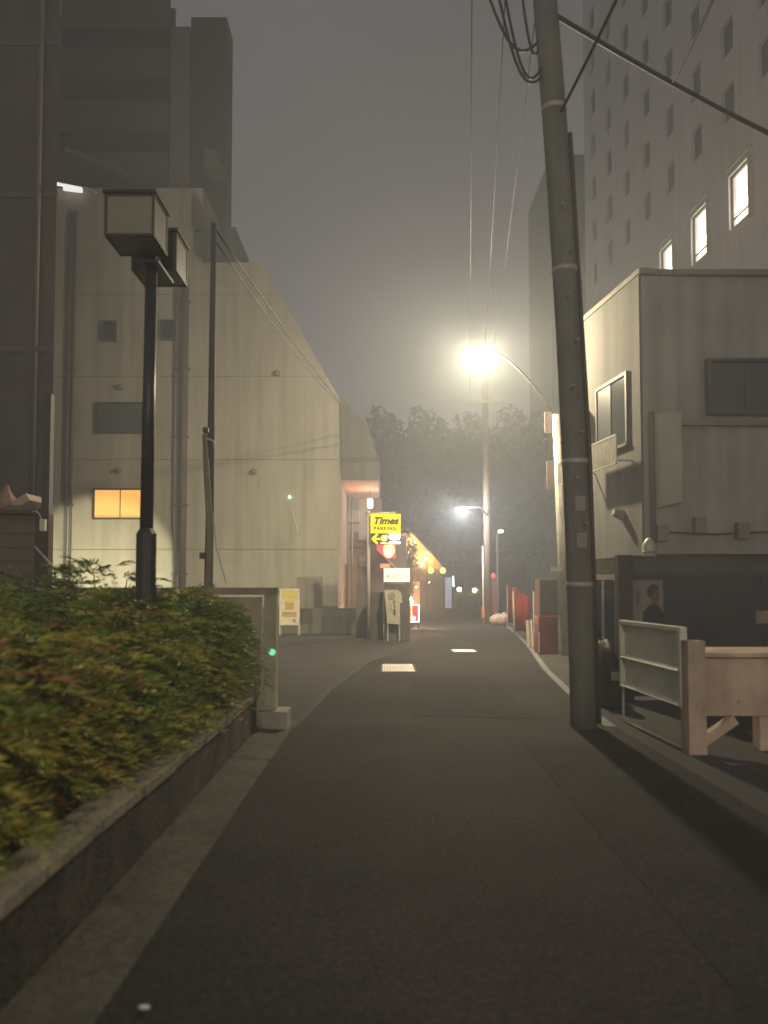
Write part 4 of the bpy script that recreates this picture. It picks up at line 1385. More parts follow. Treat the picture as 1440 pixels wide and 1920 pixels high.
s0, z0 = on_side(1181, 830)
s1, _ = on_side(1127, 830)
_, z1 = on_side(1181, 702)
wi = box_obj("window", (s0 - 0.06, s1 + 0.06, -0.09, -0.045, z1, z1 + 0.06), pipe_dark, cb_, M=SM)
def side_sub(name, dims, m, parent):
    o = box_obj(name, dims, m, M=SM)
    o.parent = parent
    return o
side_sub("frame_side", (s0 - 0.06, s0, -0.09, -0.045, z0, z1), pipe_dark, wi)
side_sub("frame_side", (s1, s1 + 0.06, -0.09, -0.045, z0, z1), pipe_dark, wi)
side_sub("frame_sill", (s0 - 0.06, s1 + 0.06, -0.11, -0.045, z0 - 0.06, z0), pipe_dark, wi)
mid = (s0 + s1) / 2
side_sub("pane", (s0 + 0.002, mid - 0.02, -0.06, -0.047, z0 + 0.002, z1 - 0.002), dark_glass, wi)
side_sub("pane", (mid + 0.02, s1 - 0.002, -0.07, -0.057, z0 + 0.002, z1 - 0.002), dull_glass, wi)
# ribbed window guard rails
def guard(sa, sb, za, zb, name_label=None):
    gd = bpy.data.objects.new("window_guard", None)
    C.objects.link(gd)
    gd.parent = cb_
    gd.matrix_parent_inverse = Matrix.Translation(-Vector(cb_.location))
    n = max(3, int((sb - sa) / 0.055))
    side_sub("rail", (sa, sb, -0.36, -0.33, zb - 0.03, zb), galv, gd)
    side_sub("rail", (sa, sb, -0.36, -0.33, za, za + 0.03), galv, gd)
    for i in range(n + 1):
        s = sa + (sb - sa) * i / n
        side_sub("slat", (s - 0.014, s + 0.014, -0.355, -0.335, za + 0.032, zb - 0.032), galv, gd)
    for s in (sa, sb - 0.02):
        side_sub("bracket", (s, s + 0.02, -0.33, -0.042, za + 0.05, za + 0.08), galv, gd)
guard(s0 - 0.16, s1 + 0.22, z0 - 0.42, z0 + 0.12)
sa_, za_ = on_side(1099, 868)
guard(sa_ + 0.05, min(SL - 0.05, sa_ + 0.65), z0 - 0.45, z0 + 0.05)
sv, zv = on_side(1172, 963)
hood = B()
M = SM @ Matrix.Translation((sv, -0.14, zv))
bmesh.ops.create_cone(hood, cap_ends=True, segments=12, radius1=0.11, radius2=0.07, depth=0.2, matrix=M @ Matrix.Rotation(R(75), 4, 'X'))
obj("vent_hood", hood, pipe_m, cb_)
sp_, _ = on_side(1200, 900)
hd = B()
tube(hd, [Cn + Vector((0.12, -0.08, zlow)), Cn + Vector((0.12, -0.08, 4.6))], 0.045, 10)
obj("downpipe", hd, pipe_dark, cb_, smooth=True)
x0, x1, z0, z1 = rect(1332, 682, 1440, 775, 13.05)
building_window(cb_, x0, x1 + 0.3, z0, z1, 13.0, dark_glass, frame_dark, mull=1)
sA, zA = on_side(1094, 800)
ac = bpy.data.objects.new("air_conditioner", None)
C.objects.link(ac)
ac.parent = cb_
ac.matrix_parent_inverse = Matrix.Translation(-Vector(cb_.location))
side_sub("case", (sA - 0.35, sA + 0.35, -0.36, -0.08, zA - 0.25, zA + 0.28), white_m, ac)
side_sub("bracket", (sA - 0.33, sA - 0.29, -0.38, -0.042, zA - 0.30, zA - 0.255), dark_steel, ac)
side_sub("bracket", (sA + 0.29, sA + 0.33, -0.38, -0.042, zA - 0.30, zA - 0.255), dark_steel, ac)
for k_ in range(6):
    side_sub("grille_bar", (sA - 0.28, sA + 0.12, -0.368, -0.362, zA - 0.18 + 0.07 * k_, zA - 0.15 + 0.07 * k_), pipe_dark, ac)
bm = B()
tube(bm, [SM @ Vector((sA - 0.38, -0.07, zA)), SM @ Vector((sA - 0.42, -0.07, zA - 0.6)), SM @ Vector((sA - 0.40, -0.07, zlow + 0.02))], 0.028, 8)
obj("drain_hose", bm, pipe_m, cb_, smooth=True)
for k_, (p, q) in enumerate(((1240, 1000), (1310, 985), (1390, 995))):
    c = at(p, q, 12.97)
    box_obj("meter_box", (c.x - 0.10, c.x + 0.10, 12.86, 12.995, c.z - 0.14, c.z + 0.14), pipe_m, cb_, bevel=0.012)
bm = B()
tube(bm, [(Cn.x + 0.3, 12.97, 2.5), (Cn.x + 1.2, 12.97, 2.46), (Cn.x + 2.6, 12.97, 2.52), (Cn.x + 4.0, 12.97, 2.48)], 0.018, 6)
obj("wall_cable", bm, wire_m, cb_)
box_obj("floor_band", (Cn.x + 0.2, Cn.x + 9, 12.93, 12.996, py_z(788, 13) - 0.1, py_z(788, 13)), pipe_m, cb_)
# cream board hung on the front
hb = thing("hanging_board", "tall blank cream board mounted on the front of the corner building", "sign", (px_x(1250, 12.6), 12.7, 3))
q = [at(1222, 778, 12.95), at(1276, 770, 12.6), at(1279, 940, 12.6), at(1232, 953, 12.95)]
bm = B()
fr = [bm.verts.new(v) for v in q]
bk = [bm.verts.new(v + Vector((0.05, 0.06, 0))) for v in q]
bm.faces.new(fr)
bm.faces.new(bk[::-1])
for i in range(4):
    j = (i + 1) % 4
    bm.faces.new([fr[j], fr[i], bk[i], bk[j]])
obj("panel", bm, mat("board_pale", (0.46, 0.44, 0.35), 0.6, 0.1, 2, 0.1, streak=0.2), hb)
for q_ in (3.4, 4.2):
    box_obj("bracket", (px_x(1255, 12.8), px_x(1255, 12.8) + 0.04, 12.82, 12.995, q_, q_ + 0.05), dark_steel, hb)
# propane style cylinder / water heater at the wall corner
gb = thing("gas_meter", "small grey cylinder tank on the ledge at the wall corner", "tank", at(1217, 1040, 12.6))
c = at(1217, 1048, 12.6)
bm = B()
tube(bm, [c, c + Vector((0, 0, 0.02)), c + Vector((0, 0, 0.24)), c + Vector((0, 0, 0.31)), c + Vector((0, 0, 0.36))], [0.08, 0.11, 0.11, 0.07, 0.03], 16)
obj("body", bm, galv, gb, smooth=True)
bm = B()
tube(bm, [c + Vector((0, 0, 0.10)), c + Vector((0, 0, 0.13))], 0.116, 16)
obj("band", bm, pipe_m, gb, smooth=True)

# entrance beside the pole
en = thing("glass_entrance", "narrow glass entrance with a cream header between the pole and the dark post", "door", (px_x(1132, 12.4), 12.4, 0))
x0, x1, z0, z1 = rect(1113, 1078, 1152, 1190, 12.4)
box_obj("header", (x0, x1, 12.30, 12.42, py_z(1087, 12.35), py_z(1077, 12.35)), mat("header_cream", (0.66, 0.56, 0.45), 0.6), en)
box_obj("header_upper", (x0, x1, 12.38, 12.46, py_z(1075, 12.4), py_z(1050, 12.4)), mat("header_tan", (0.24, 0.20, 0.13), 0.8), en)
xm = px_x(1131, 12.35)
box_obj("glass_pane", (x0, xm - 0.02, 12.40, 12.412, 0.05, py_z(1088, 12.35)), dull_glass, en)
box_obj("glass_pane", (xm + 0.02, x1, 12.40, 12.412, 0.05, py_z(1088, 12.35)), dull_glass, en)
box_obj("mullion", (xm - 0.018, xm + 0.018, 12.36, 12.43, 0.0, py_z(1088, 12.35)), white_m, en)
box_obj("side_frame", (x1 + 0.002, x1 + 0.06, 12.36, 12.44, 0.0, py_z(1050, 12.35)), galv, en)

# dark hoarding with a poster
ho = thing("dark_hoarding", "dark panel hoarding with a framed post and rails on the corner lot", "hoarding", (4.5, 10.2, 0))
HY = 10.2
hx0 = px_x(1157, HY)
hz = py_z(1076, HY)
box_obj("post", (hx0, px_x(1184, HY), HY - 0.06, HY + 0.1, 0, py_z(1041, HY)), mat("post_brown", (0.06, 0.05, 0.045), 0.8), ho)
box_obj("top_rail", (px_x(1184.5, HY), px_x(1228, HY), HY - 0.02, HY + 0.04, py_z(1048, HY), py_z(1043, HY)), frame_dark, ho)
xq = px_x(1185, HY)
i = 0
while xq < 8.4:
    xe = xq + 0.22
    box_obj("panel", (xq + 0.004, xe - 0.004, HY + random.uniform(0, 0.005), HY + 0.04, 0.05, hz - 0.03), hoard_m, ho)
    xq = xe
box_obj("cap_rail", (px_x(1185, HY), 8.4, HY - 0.03, HY + 0.07, hz - 0.026, hz + 0.03), frame_dark, ho)
po = thing("wall_poster", "faded poster of a person in a dark suit on the hoarding", "poster", at(1222, 1140, HY - 0.01))
x0, x1, z0, z1 = rect(1178, 1088, 1243, 1186, HY - 0.012)
x0 = max(x0, px_x(1186, HY))
box_obj("sheet", (x0, x1, HY - 0.012, HY - 0.006, z0, z1), mat("poster_paper", (0.22, 0.19, 0.16), 0.7, 0.25, 4, 0.1), po)
suit = mat("poster_suit", (0.035, 0.032, 0.036), 0.7, 0.15, 8, 0)
def pr(pts, y, name, m):
    bm = B()
    prism(bm, [(px_x(p, y), py_z(q, y)) for p, q in pts], y, y + 0.001)
    obj(name, bm, m, po)
pr([(1202, 1185), (1205, 1148), (1216, 1135), (1228, 1130), (1236, 1138), (1243, 1150), (1243, 1185)], HY - 0.0145, "print_jacket", suit)
pr([(1221, 1132), (1222, 1112), (1225, 1102), (1234, 1102), (1237, 1112), (1235, 1124), (1231, 1134)], HY - 0.0165, "print_face", mat("poster_skin", (0.13, 0.09, 0.07), 0.7, 0.1))
pr([(1213, 1112), (1215, 1101), (1223, 1095), (1232, 1097), (1236, 1104), (1228, 1106), (1223, 1116), (1219, 1122)], HY - 0.0185, "print_hair", suit)
pr([(1190, 1112), (1196, 1104), (1200, 1112), (1198, 1134), (1192, 1136)], HY - 0.0165, "print_motif", mat("poster_motif", (0.12, 0.10, 0.085), 0.7))
npp = thing("paper_notice", "blank tan notice fixed to the hoarding at the photo's edge", "notice", at(1428, 1158, HY - 0.01))
x0, x1, z0, z1 = rect(1416, 1145, 1456, 1169, HY - 0.012)
box_obj("sheet", (x0, x1, HY - 0.014, HY - 0.008, z0, z1), mat("notice_tan", (0.26, 0.20, 0.15), 0.8), npp)
box_obj("fixing", ((x0 + x1) / 2 - 0.01, (x0 + x1) / 2 + 0.01, HY - 0.02, HY - 0.0145, z1 - 0.04, z1 - 0.02), galv, npp)

# pale green metal barrier facing the road
ba = thing("metal_barrier", "pale green metal barrier with ribbed panels on a tube frame by the road", "barrier", (2.78, 7.7, 0))
b0, b1 = Vector((px_x(1164, 8.57), 8.57, 0)), Vector((px_x(1279, 6.98), 6.98, 0))
dv = (b1 - b0)
BL = dv.length
bu = dv.normalized()
bn = Vector((bu.y, -bu.x, 0))
if bn.x > 0:
    bn = -bn
BM = Matrix(((bu.x, -bn.x, 0, b0.x), (bu.y, -bn.y, 0, b0.y), (0, 0, 1, 0), (0, 0, 0, 1)))
zb_, zt_ = 0.42, 1.10
def bar_part(name, dims, m, bev=0.0):
    return box_obj(name, dims, m, ba, bevel=bev, M=BM)
bar_part("back_sheet", (0.03, BL - 0.03, 0.02, 0.03, zb_, zt_), green_metal)
bar_part("top_rail", (0, BL, -0.03, 0.04, zt_ + 0.001, zt_ + 0.05), green_metal, 0.008)
for s in (0.0, BL - 0.05):
    bar_part("end_stile", (s, s + 0.05, -0.03, 0.04, zb_ - 0.02, zt_ - 0.001), green_metal, 0.006)
for zc in (0.735, 0.415):
    bm = B()
    bx(bm, 0.052, BL - 0.052, -0.040, 0.018, zc, zc + 0.035)
    for v in bm.verts:
        if v.co.y < 0 and v.co.z > zc + 0.02:
            v.co.y += 0.03
    bmesh.ops.transform(bm, matrix=BM, verts=list(bm.verts))
    obj("rib", bm, green_metal, ba)
for s in (0.02, BL - 0.05):
    bm = B()
    tube(bm, [BM @ Vector((s + 0.01, 0, 0.0)), BM @ Vector((s + 0.01, 0, zb_ - 0.02))], 0.015, 8)
    obj("leg", bm, galv, ba)
bm = B()
tube(bm, [BM @ Vector((0.02, 0, 0.018)), BM @ Vector((BL - 0.02, 0, 0.018))], 0.014, 8)
obj("ground_bar", bm, galv, ba)

# timber counter on the corner lot
tc_ = thing("timber_counter", "pale timber counter with a square leg and diagonal brace at the photo's edge", "counter", (3.1, 6.9, 0))
wx0, wx1 = px_x(1281, 6.9), px_x(1314, 6.9)
wz = py_z(1201, 6.9)
def plank(name, dims, M=None, bev=0.008, y=None):
    return box_obj(name, dims, wood_pale, tc_, bevel=bev, M=M)
plank("leg", (wx0, wx1, 6.82, 6.98, 0.0, wz))
fz0, fz1 = py_z(1342, 6.95), py_z(1232, 6.95)
plank("front_board", (wx1 + 0.004, 4.5, 6.93, 6.97, fz0, fz1))
plank("counter_top", (wx1 + 0.004, 4.52, 6.86, 7.6, fz1 + 0.003, fz1 + 0.045))
plank("leg", (px_x(1424, 6.95), px_x(1424, 6.95) + 0.14, 7.0, 7.14, 0.0, fz0 - 0.003))
p, q = Vector((wx1 - 0.03, 6.90, 0.10)), Vector((px_x(1372, 6.9), 6.90, fz0 - 0.02))
d = q - p
Lb = d.length
ang = math.atan2(d.z, d.x)
plank("brace", (0, Lb, -0.045, 0.045, -0.045, 0.045), Matrix.Translation(p) @ Matrix.Rotation(-ang, 4, 'Y'))

for xb_, zb2 in ((wx0 + 0.08, fz0 + 0.12), (wx0 + 0.08, fz1 - 0.10), (wx1 + 0.35, fz0 + 0.14)):
    bm = B()
    yb_ = 6.815 if xb_ < wx1 else 6.925
    tube(bm, [(xb_, yb_ + 0.01, zb2), (xb_, yb_ - 0.008, zb2)], 0.016, 10)
    obj("bolt", bm, galv, tc_)
# covered scooter behind the leaning pole
bi = thing("covered_scooter", "scooter under a dark cover in the gap right of the leaning pole", "scooter", (2.95, 9.9, 0))
bxx = px_x(1143, 9.6)
bm = B()
rows_ = []
for iy, (yy, hh_, ww_) in enumerate(((9.35, 0.10, 0.10), (9.42, 0.62, 0.15), (9.75, 0.86, 0.20), (10.05, 0.80, 0.19), (10.4, 0.92, 0.20), (10.62, 1.18, 0.30), (10.85, 0.95, 0.24), (11.05, 0.15, 0.12))):
    row = []
    for k in range(13):
        a = math.pi * k / 12
        f_ = 1 + 0.07 * math.sin(5 * a + iy * 1.7)
        row.append(bm.verts.new((bxx - 0.72 * ww_ * math.cos(a) * f_ * (1.15 - 0.35 * math.sin(a)), yy, 0.04 + (hh_ - 0.04) * math.sin(a) ** 0.55)))
    rows_.append(row)
for a, b in zip(rows_, rows_[1:]):
    for k in range(12):
        bm.faces.new([a[k], a[k + 1], b[k + 1], b[k]])
bm.faces.new(rows_[0])
bm.faces.new(rows_[-1][::-1])
obj("cover", bm, mat("cover_dark", (0.022, 0.022, 0.024), 0.6, 0.2, 6, 0.4, fine=18), bi, smooth=True)
box_obj("number_plate", (bxx - 0.06, bxx + 0.05, 9.375, 9.39, 0.36, 0.47), mat("plate_grey", (0.42, 0.40, 0.34), 0.5), bi)
w = B()
ring(w, (bxx, 9.72, 0.22), 0.20, 0.05, 'X', 24, 8)
obj("wheel", w, rubber, bi, smooth=True)
w = B()
tube(w, [(bxx - 0.16, 10.6, 1.10), (bxx - 0.22, 10.58, 1.24)], 0.008, 6)
ball(w, Vector((bxx - 0.23, 10.57, 1.27)), 0.04, 0.7, 10, 6)
obj("mirror", w, chrome, bi, smooth=True)

# row of buildings further along the right
rb = thing("terrace_building", "dark three storey building on the right beyond the lamp post", "building", (5.5, 20, 0))
bm = B()
flat(bm, [(6.4, 19.0), (11.5, 19.0), (14, 31), (8.2, 31)], 0, 8.6)
obj("wall", bm, row_m, rb)
rd = Vector((8.2 - 6.4, 31 - 19.0, 0)).normalized()
rn = Vector((-rd.y, rd.x, 0))
RM = Matrix(((rd.x, -rn.x, 0, 6.4), (rd.y, -rn.y, 0, 19.0), (0, 0, 1, 0), (0, 0, 0, 1)))
for fl_ in range(2):
    for i in range(5):
        s = 1.2 + i * 2.3
        z = 3.6 + 2.4 * fl_
        w = box_obj("window", (s, s + 1.1, -0.04, -0.003, z - 0.05, z), frame_alu, rb, M=RM)
        for nm, dm, mm in (("pane", (s + 0.03, s + 1.07, -0.02, -0.005, z + 0.002, z + 1.1), dark_glass), ("frame_top", (s, s + 1.1, -0.04, -0.003, z + 1.102, z + 1.15), frame_alu)):
            o = box_obj(nm, dm, mm, M=RM)
            o.parent = w
rb2 = thing("far_terrace", "low dark building on the right beyond the far lamp", "building", (8, 36, 0))
bm = B()
flat(bm, [(8.4, 31.4), (14, 31.4), (16, 48), (10.4, 48)], 0, 6.0)
obj("wall", bm, row_m, rb2)
box_obj("door", (9, 9.9, 31.34, 31.397, 0, 2.0), dark_steel, rb2)

# blue-grey narrow building between the pole and the hotel
nb_ = thing("narrow_building", "narrow blue-grey building glimpsed between the leaning pole and the hotel", "building", (15, 58, 0))
box_obj("wall", (px_x(1040, 57), px_x(1135, 57), 57, 66, 0, py_z(290, 57)), far_b, nb_)
for i in range(8):
    z = 5 + i * 3.2
    box_obj("window", (px_x(1075, 57), px_x(1100, 57), 56.95, 56.997, z, z + 1.4), dark_glass, nb_)

# hotel slab with many windows
ht = thing("hotel_building", "tall pale hotel slab with rows of dark windows at the upper right", "building", (16, 38, 0))
HD = Vector((-0.05, 1, 0)).normalized()
HN = Vector((-HD.y, HD.x, 0))
H0 = Vector((17.0, 0, 0))
HM = Matrix(((HD.x, -HN.x, 0, H0.x), (HD.y, -HN.y, 0, H0.y), (0, 0, 1, 0), (0, 0, 0, 1)))
ZT = 52.0
# wall built as piers and spandrels round real openings
cols = [29.5 + 3.0 * i for i in range(8)]
WW, WH = 1.05, 1.55
rows = [23.2 + 3.0 * i for i in range(8)]
lit_cols = [31.75, 35.4, 39.1, 42.8]
LW, LH, LZ = 1.75, 2.45, 18.65
def hb_box(name, dims, m, parent=ht):
    return box_obj(name, dims, m, parent, M=HM)
hb_box("inner_mass", (22, 52.4, 0.45, 12, 0, ZT), mat("hotel_inner", (0.10, 0.10, 0.10), 0.9))
bm = B()
def add(x0, x1, z0, z1):
    bx(bm, x0, x1, 0.0, 0.449, z0, z1, HM)
add(22, 52.4, 0, LZ - LH / 2)
xs_ = 22.0
for c in lit_cols:
    add(xs_, c - LW / 2, LZ - LH / 2, LZ + LH / 2)
    xs_ = c + LW / 2
add(xs_, 52.4, LZ - LH / 2, LZ + LH / 2)
zc = LZ + LH / 2
for r_ in rows:
    add(22, 52.4, zc, r_ - WH / 2)
    xs_ = 22.0
    for c in cols:
        add(xs_, c - WW / 2, r_ - WH / 2, r_ + WH / 2)
        xs_ = c + WW / 2
    add(xs_, 52.4, r_ - WH / 2, r_ + WH / 2)
    zc = r_ + WH / 2
add(22, 52.4, zc, ZT)
obj("wall", bm, hotel_m, ht)
# one window of each kind, then copies that share its mesh
def local_mesh(name, dims_list, m):
    bm = B()
    for d_ in dims_list:
        bx(bm, *d_)
    bmesh.ops.recalc_face_normals(bm, faces=list(bm.faces))
    me = bpy.data.meshes.new(name)
    bm.to_mesh(me)
    bm.free()
    me.materials.append(m)
    return me
fr_me = local_mesh("window", [(-WW / 2, -WW / 2 + 0.05, 0.16, 0.22, -WH / 2, WH / 2), (WW / 2 - 0.05, WW / 2, 0.16, 0.22, -WH / 2, WH / 2),
                              (-WW / 2 + 0.05, WW / 2 - 0.05, 0.16, 0.22, WH / 2 - 0.05, WH / 2), (-WW / 2 + 0.05, WW / 2 - 0.05, 0.16, 0.22, -WH / 2, -WH / 2 + 0.05)], frame_dark)
pn_me = local_mesh("pane", [(-WW / 2 + 0.05, WW / 2 - 0.05, 0.18, 0.20, -WH / 2 + 0.05, WH / 2 - 0.05)], dark_glass)
pn_mes = [pn_me, pn_me]
for nm_, cc in (("curtained", (0.16, 0.15, 0.14)), ("blind", (0.10, 0.10, 0.105))):
    pn_mes.append(local_mesh("pane", [(-WW / 2 + 0.05, WW / 2 - 0.05, 0.18, 0.20, -WH / 2 + 0.05, WH / 2 - 0.05)], mat(nm_ + "_glass", cc, 0.3, 0.15, 3, 0)))
inv = Matrix.Translation(-Vector(ht.location))
for r_ in rows:
    for c in cols:
        w = bpy.data.objects.new("window", fr_me)
        C.objects.link(w)
        w.parent = ht
        w.matrix_parent_inverse = inv
        w.matrix_basis = HM @ Matrix.Translation((c, 0, r_))
        p_ = bpy.data.objects.new("pane", random.choice(pn_mes))
        C.objects.link(p_)
        p_.parent = w
room_m = mat("lit_room", (0.8, 0.75, 0.65), 0.8, 0.12, 1.4, 0, emit=(1.0, 0.92, 0.75), estr=2.2)
for i, c in enumerate(lit_cols):
    w = hb_box("lit_window", (c - LW / 2 - 0.28, c - LW / 2 - 0.003, -0.10, -0.003, LZ - LH / 2 - 0.25, LZ + LH / 2 - 0.1), mat("casing_cream", (0.6, 0.52, 0.4), 0.6))
    w["label"] = "brightly lit tall hotel window"
    def hs(name, dims, m):
        o = box_obj(name, dims, m, M=HM)
        o.parent = w
        o.matrix_parent_inverse = Matrix.Identity(4)
    x0, x1, z0, z1 = c - LW / 2, c + LW / 2, LZ - LH / 2, LZ + LH / 2
    hs("room_wall", (x0, x1, 0.36, 0.40, z0, z1), room_m)
    hs("frame_side", (x0 + 0.001, x0 + 0.06, 0.12, 0.20, z0, z1), frame_dark)
    hs("frame_side", (x1 - 0.06, x1 - 0.001, 0.12, 0.20, z0, z1), frame_dark)
    hs("frame_top", (x0 + 0.06, x1 - 0.06, 0.12, 0.20, z1 - 0.06, z1 - 0.001), frame_dark)
    hs("transom", (x0 + 0.06, x1 - 0.06, 0.13, 0.18, z0 + 0.45, z0 + 0.49), frame_dark)
    hs("head_trim", (x0 - 0.3, x1 + 0.1, -0.12, -0.003, z1 + 0.22, z1 + 0.32), MATS["casing_cream"])
    hs("tube_lamp", (x0 + 0.10, x1 - 0.1, 0.30, 0.34, LZ - 0.28 + 0.1 * i, LZ - 0.20 + 0.1 * i), mat("tube_white", (0.9, 0.9, 0.9), 0.4, 0, 1, 0, emit=(1, 1, 0.95), estr=6.0))
    if i == 0:
        hs("red_tag", (c - 0.18, c - 0.08, 0.34, 0.355, LZ + 0.30, LZ + 0.52), mat("red_tag", (0.5, 0.03, 0.02), 0.6))

# red banner, stand and cabinet along the right edge
rbn = thing("red_banner", "largest dark red banner on a white pole beside the edge line", "banner", (px_x(963, 24), 24, 0), "red banners along the edge line")
bm = B()
pl_ = Vector((px_x(964, 24), 24, 0))
tube(bm, [pl_, (px_x(962, 24), 24, py_z(1108, 24))], 0.028, 8)
obj("pole", bm, white_m, rbn, smooth=True)
bm = B()
n = 9
fr = []
for i in range(n):
    s = i / (n - 1)
    xx_ = px_x(964.5 + 26 * s, 24)
    yy_ = 24 - 0.25 * s + 0.05 * math.sin(s * 7)
    fr.append((bm.verts.new((xx_, yy_, py_z(1184 - 2 * s, 24))), bm.verts.new((xx_, yy_, py_z(1110 + 8 * s, 24)))))
for a, b in zip(fr, fr[1:]):
    bm.faces.new([a[0], b[0], b[1], a[1]])
o = obj("cloth", bm, mat("banner_red", (0.28, 0.025, 0.035), 0.7, 0.2, 5), rbn, smooth=True)
sm = o.modifiers.new("thick", 'SOLIDIFY')
sm.thickness = 0.006
bm = B()
tube(bm, [at(963, 1108, 24), at(962.5, 1100, 24)], [0.05, 0.02], 8)
obj("finial", bm, mat("finial_red", (0.4, 0.12, 0.1), 0.6), rbn)
for k_, (p, Y_, hgt_, wid) in enumerate(((951, 28.0, 1.55, 0.42), (1000, 20.6, 1.35, 0.40))):
    t_ = thing("red_banner", ("small dim red banner nearest the garbage bags", "faded pink-red banner between the white-poled banner and the cabinet")[k_], "banner", (px_x(p, Y_), Y_, 0), "red banners along the edge line")
    x_ = px_x(p, Y_)
    bm = B()
    tube(bm, [(x_, Y_, 0), (x_, Y_, hgt_ + 0.1)], 0.018, 6)
    obj("pole", bm, white_m, t_)
    bm = B()
    fr = []
    for i in range(8):
        s_ = i / 7
        fr.append((bm.verts.new((x_ + 0.02 + wid * s_, Y_ - 0.1 * s_ + 0.04 * math.sin(6 * s_ + k_), 0.25)), bm.verts.new((x_ + 0.02 + wid * s_, Y_ - 0.1 * s_ + 0.03 * math.sin(6 * s_), hgt_))))
    for a, b in zip(fr, fr[1:]):
        bm.faces.new([a[0], b[0], b[1], a[1]])
    o = obj("cloth", bm, mat("banner_pink%d" % k_, ((0.20, 0.03, 0.03), (0.24, 0.07, 0.08))[k_], 0.8, 0.2, 5), t_, smooth=True)
    o.modifiers.new("thick", 'SOLIDIFY').thickness = 0.006
ps2 = thing("plank_stand", "pale plank stand leaning between the red banner and the dark red cabinet", "stand", (px_x(998, 19.5), 19.5, 0))
for p0, p1, q0 in ((991, 990, 1164), (1003, 997, 1170)):
    bm = B()
    tube(bm, [(px_x(p0 + 1, 19.3), 19.3, 0), at(p1, q0, 19.6)], 0.06, 4)
    obj("plank", bm, mat("plank_pale", (0.40, 0.35, 0.30), 0.7), ps2)
bm = B()
tube(bm, [(px_x(997, 19.3), 19.25, 0.02), at(996, 1162, 19.5)], 0.016, 6)
obj("rod", bm, white_m, ps2)
vm2 = thing("red_cabinet", "dark red cabinet half hidden behind the slim lamp post", "cabinet", (px_x(1022, 17.4), 17.4, 0))
x0, x1 = px_x(1010, 17.3), px_x(1046, 17.3)
box_obj("lower_case", (x0, x1, 17.3, 17.9, 0.0, py_z(1155, 17.3)), mat("case_red", (0.22, 0.03, 0.045), 0.45, 0.2), vm2, bevel=0.02)
box_obj("upper_case", (x0 + 0.03, x1, 17.34, 17.9, py_z(1154, 17.3), py_z(1085, 17.3)), mat("case_grey", (0.11, 0.075, 0.075), 0.6, 0.2), vm2, bevel=0.02)
box_obj("edge_trim", (x0 - 0.02, x0 + 0.012, 17.27, 17.297, 0.05, py_z(1185, 17.3)), white_m, vm2)
cs = thing("cream_strip_board", "narrow cream board standing just left of the dark cabinet", "board", (px_x(1007, 18.4), 18.4, 0))
box_obj("panel", (px_x(1004, 18.4), px_x(1012, 18.4), 18.4, 18.44, 0.25, py_z(1124, 18.4)), mat("strip_cream", (0.42, 0.38, 0.30), 0.7), cs)
for p in (1005.5, 1010.5):
    box_obj("foot", (px_x(p, 18.4) - 0.012, px_x(p, 18.4) + 0.012, 18.41, 18.43, 0, 0.248), dark_steel, cs)

# dim red pillar and garbage bags at the far pole
rp = thing("red_pillar", "dim red pillar with a small red light just right of the far brown pole", "pillar", (px_x(925, 36), 36, 0))
box_obj("body", (px_x(919, 36), px_x(932, 36), 36, 36.3, 0, py_z(1082, 36)), mat("pillar_red", (0.20, 0.07, 0.07), 0.7, 0.2), rp, bevel=0.02)
bm = B()
ball(bm, at(925, 1079, 36), 0.11, 1.2)
obj("red_light", bm, mat("red_light", (0.5, 0.05, 0.04), 0.4, 0, 1, 0, emit=(1.0, 0.10, 0.07), estr=1.0), rp, smooth=True)
bag = mat("garbage_bag", (0.46, 0.40, 0.33), 0.35, 0.2, 8, 0.5, fine=25)
for i, (p, Y_, r_) in enumerate(((930, 31.6, 0.26), (943, 31.2, 0.30))):
    t_ = thing("garbage_bag", ("smaller pale garbage bag touching the far brown pole", "larger pale garbage bag beside the end of the edge line")[i], "garbage bag", (px_x(p, Y_), Y_, 0), "garbage bags at the far pole")
    bm = B()
    bmesh.ops.create_icosphere(bm, subdivisions=3, radius=1)
    for v in bm.verts:
        n_ = 1 + 0.12 * math.sin(5 * v.co.x + i) * math.cos(6 * v.co.y) + 0.06 * math.sin(13 * v.co.z + 9 * v.co.x)
        v.co = Vector((v.co.x * r_ * n_ + px_x(p, Y_), v.co.y * r_ * n_ + Y_, max(0.0, (v.co.z * 0.85 + 0.78) * r_ * n_ + 0.01)))
    obj("sack", bm, bag, t_, smooth=True)
    bm = B()
    zt2 = r_ * 1.62
    tube(bm, [(px_x(p, Y_), Y_, zt2 - 0.06), (px_x(p, Y_), Y_, zt2), (px_x(p, Y_) + 0.02, Y_, zt2 + 0.07)], [0.06, 0.03, 0.06], 8)
    obj("knot", bm, bag, t_, smooth=True)

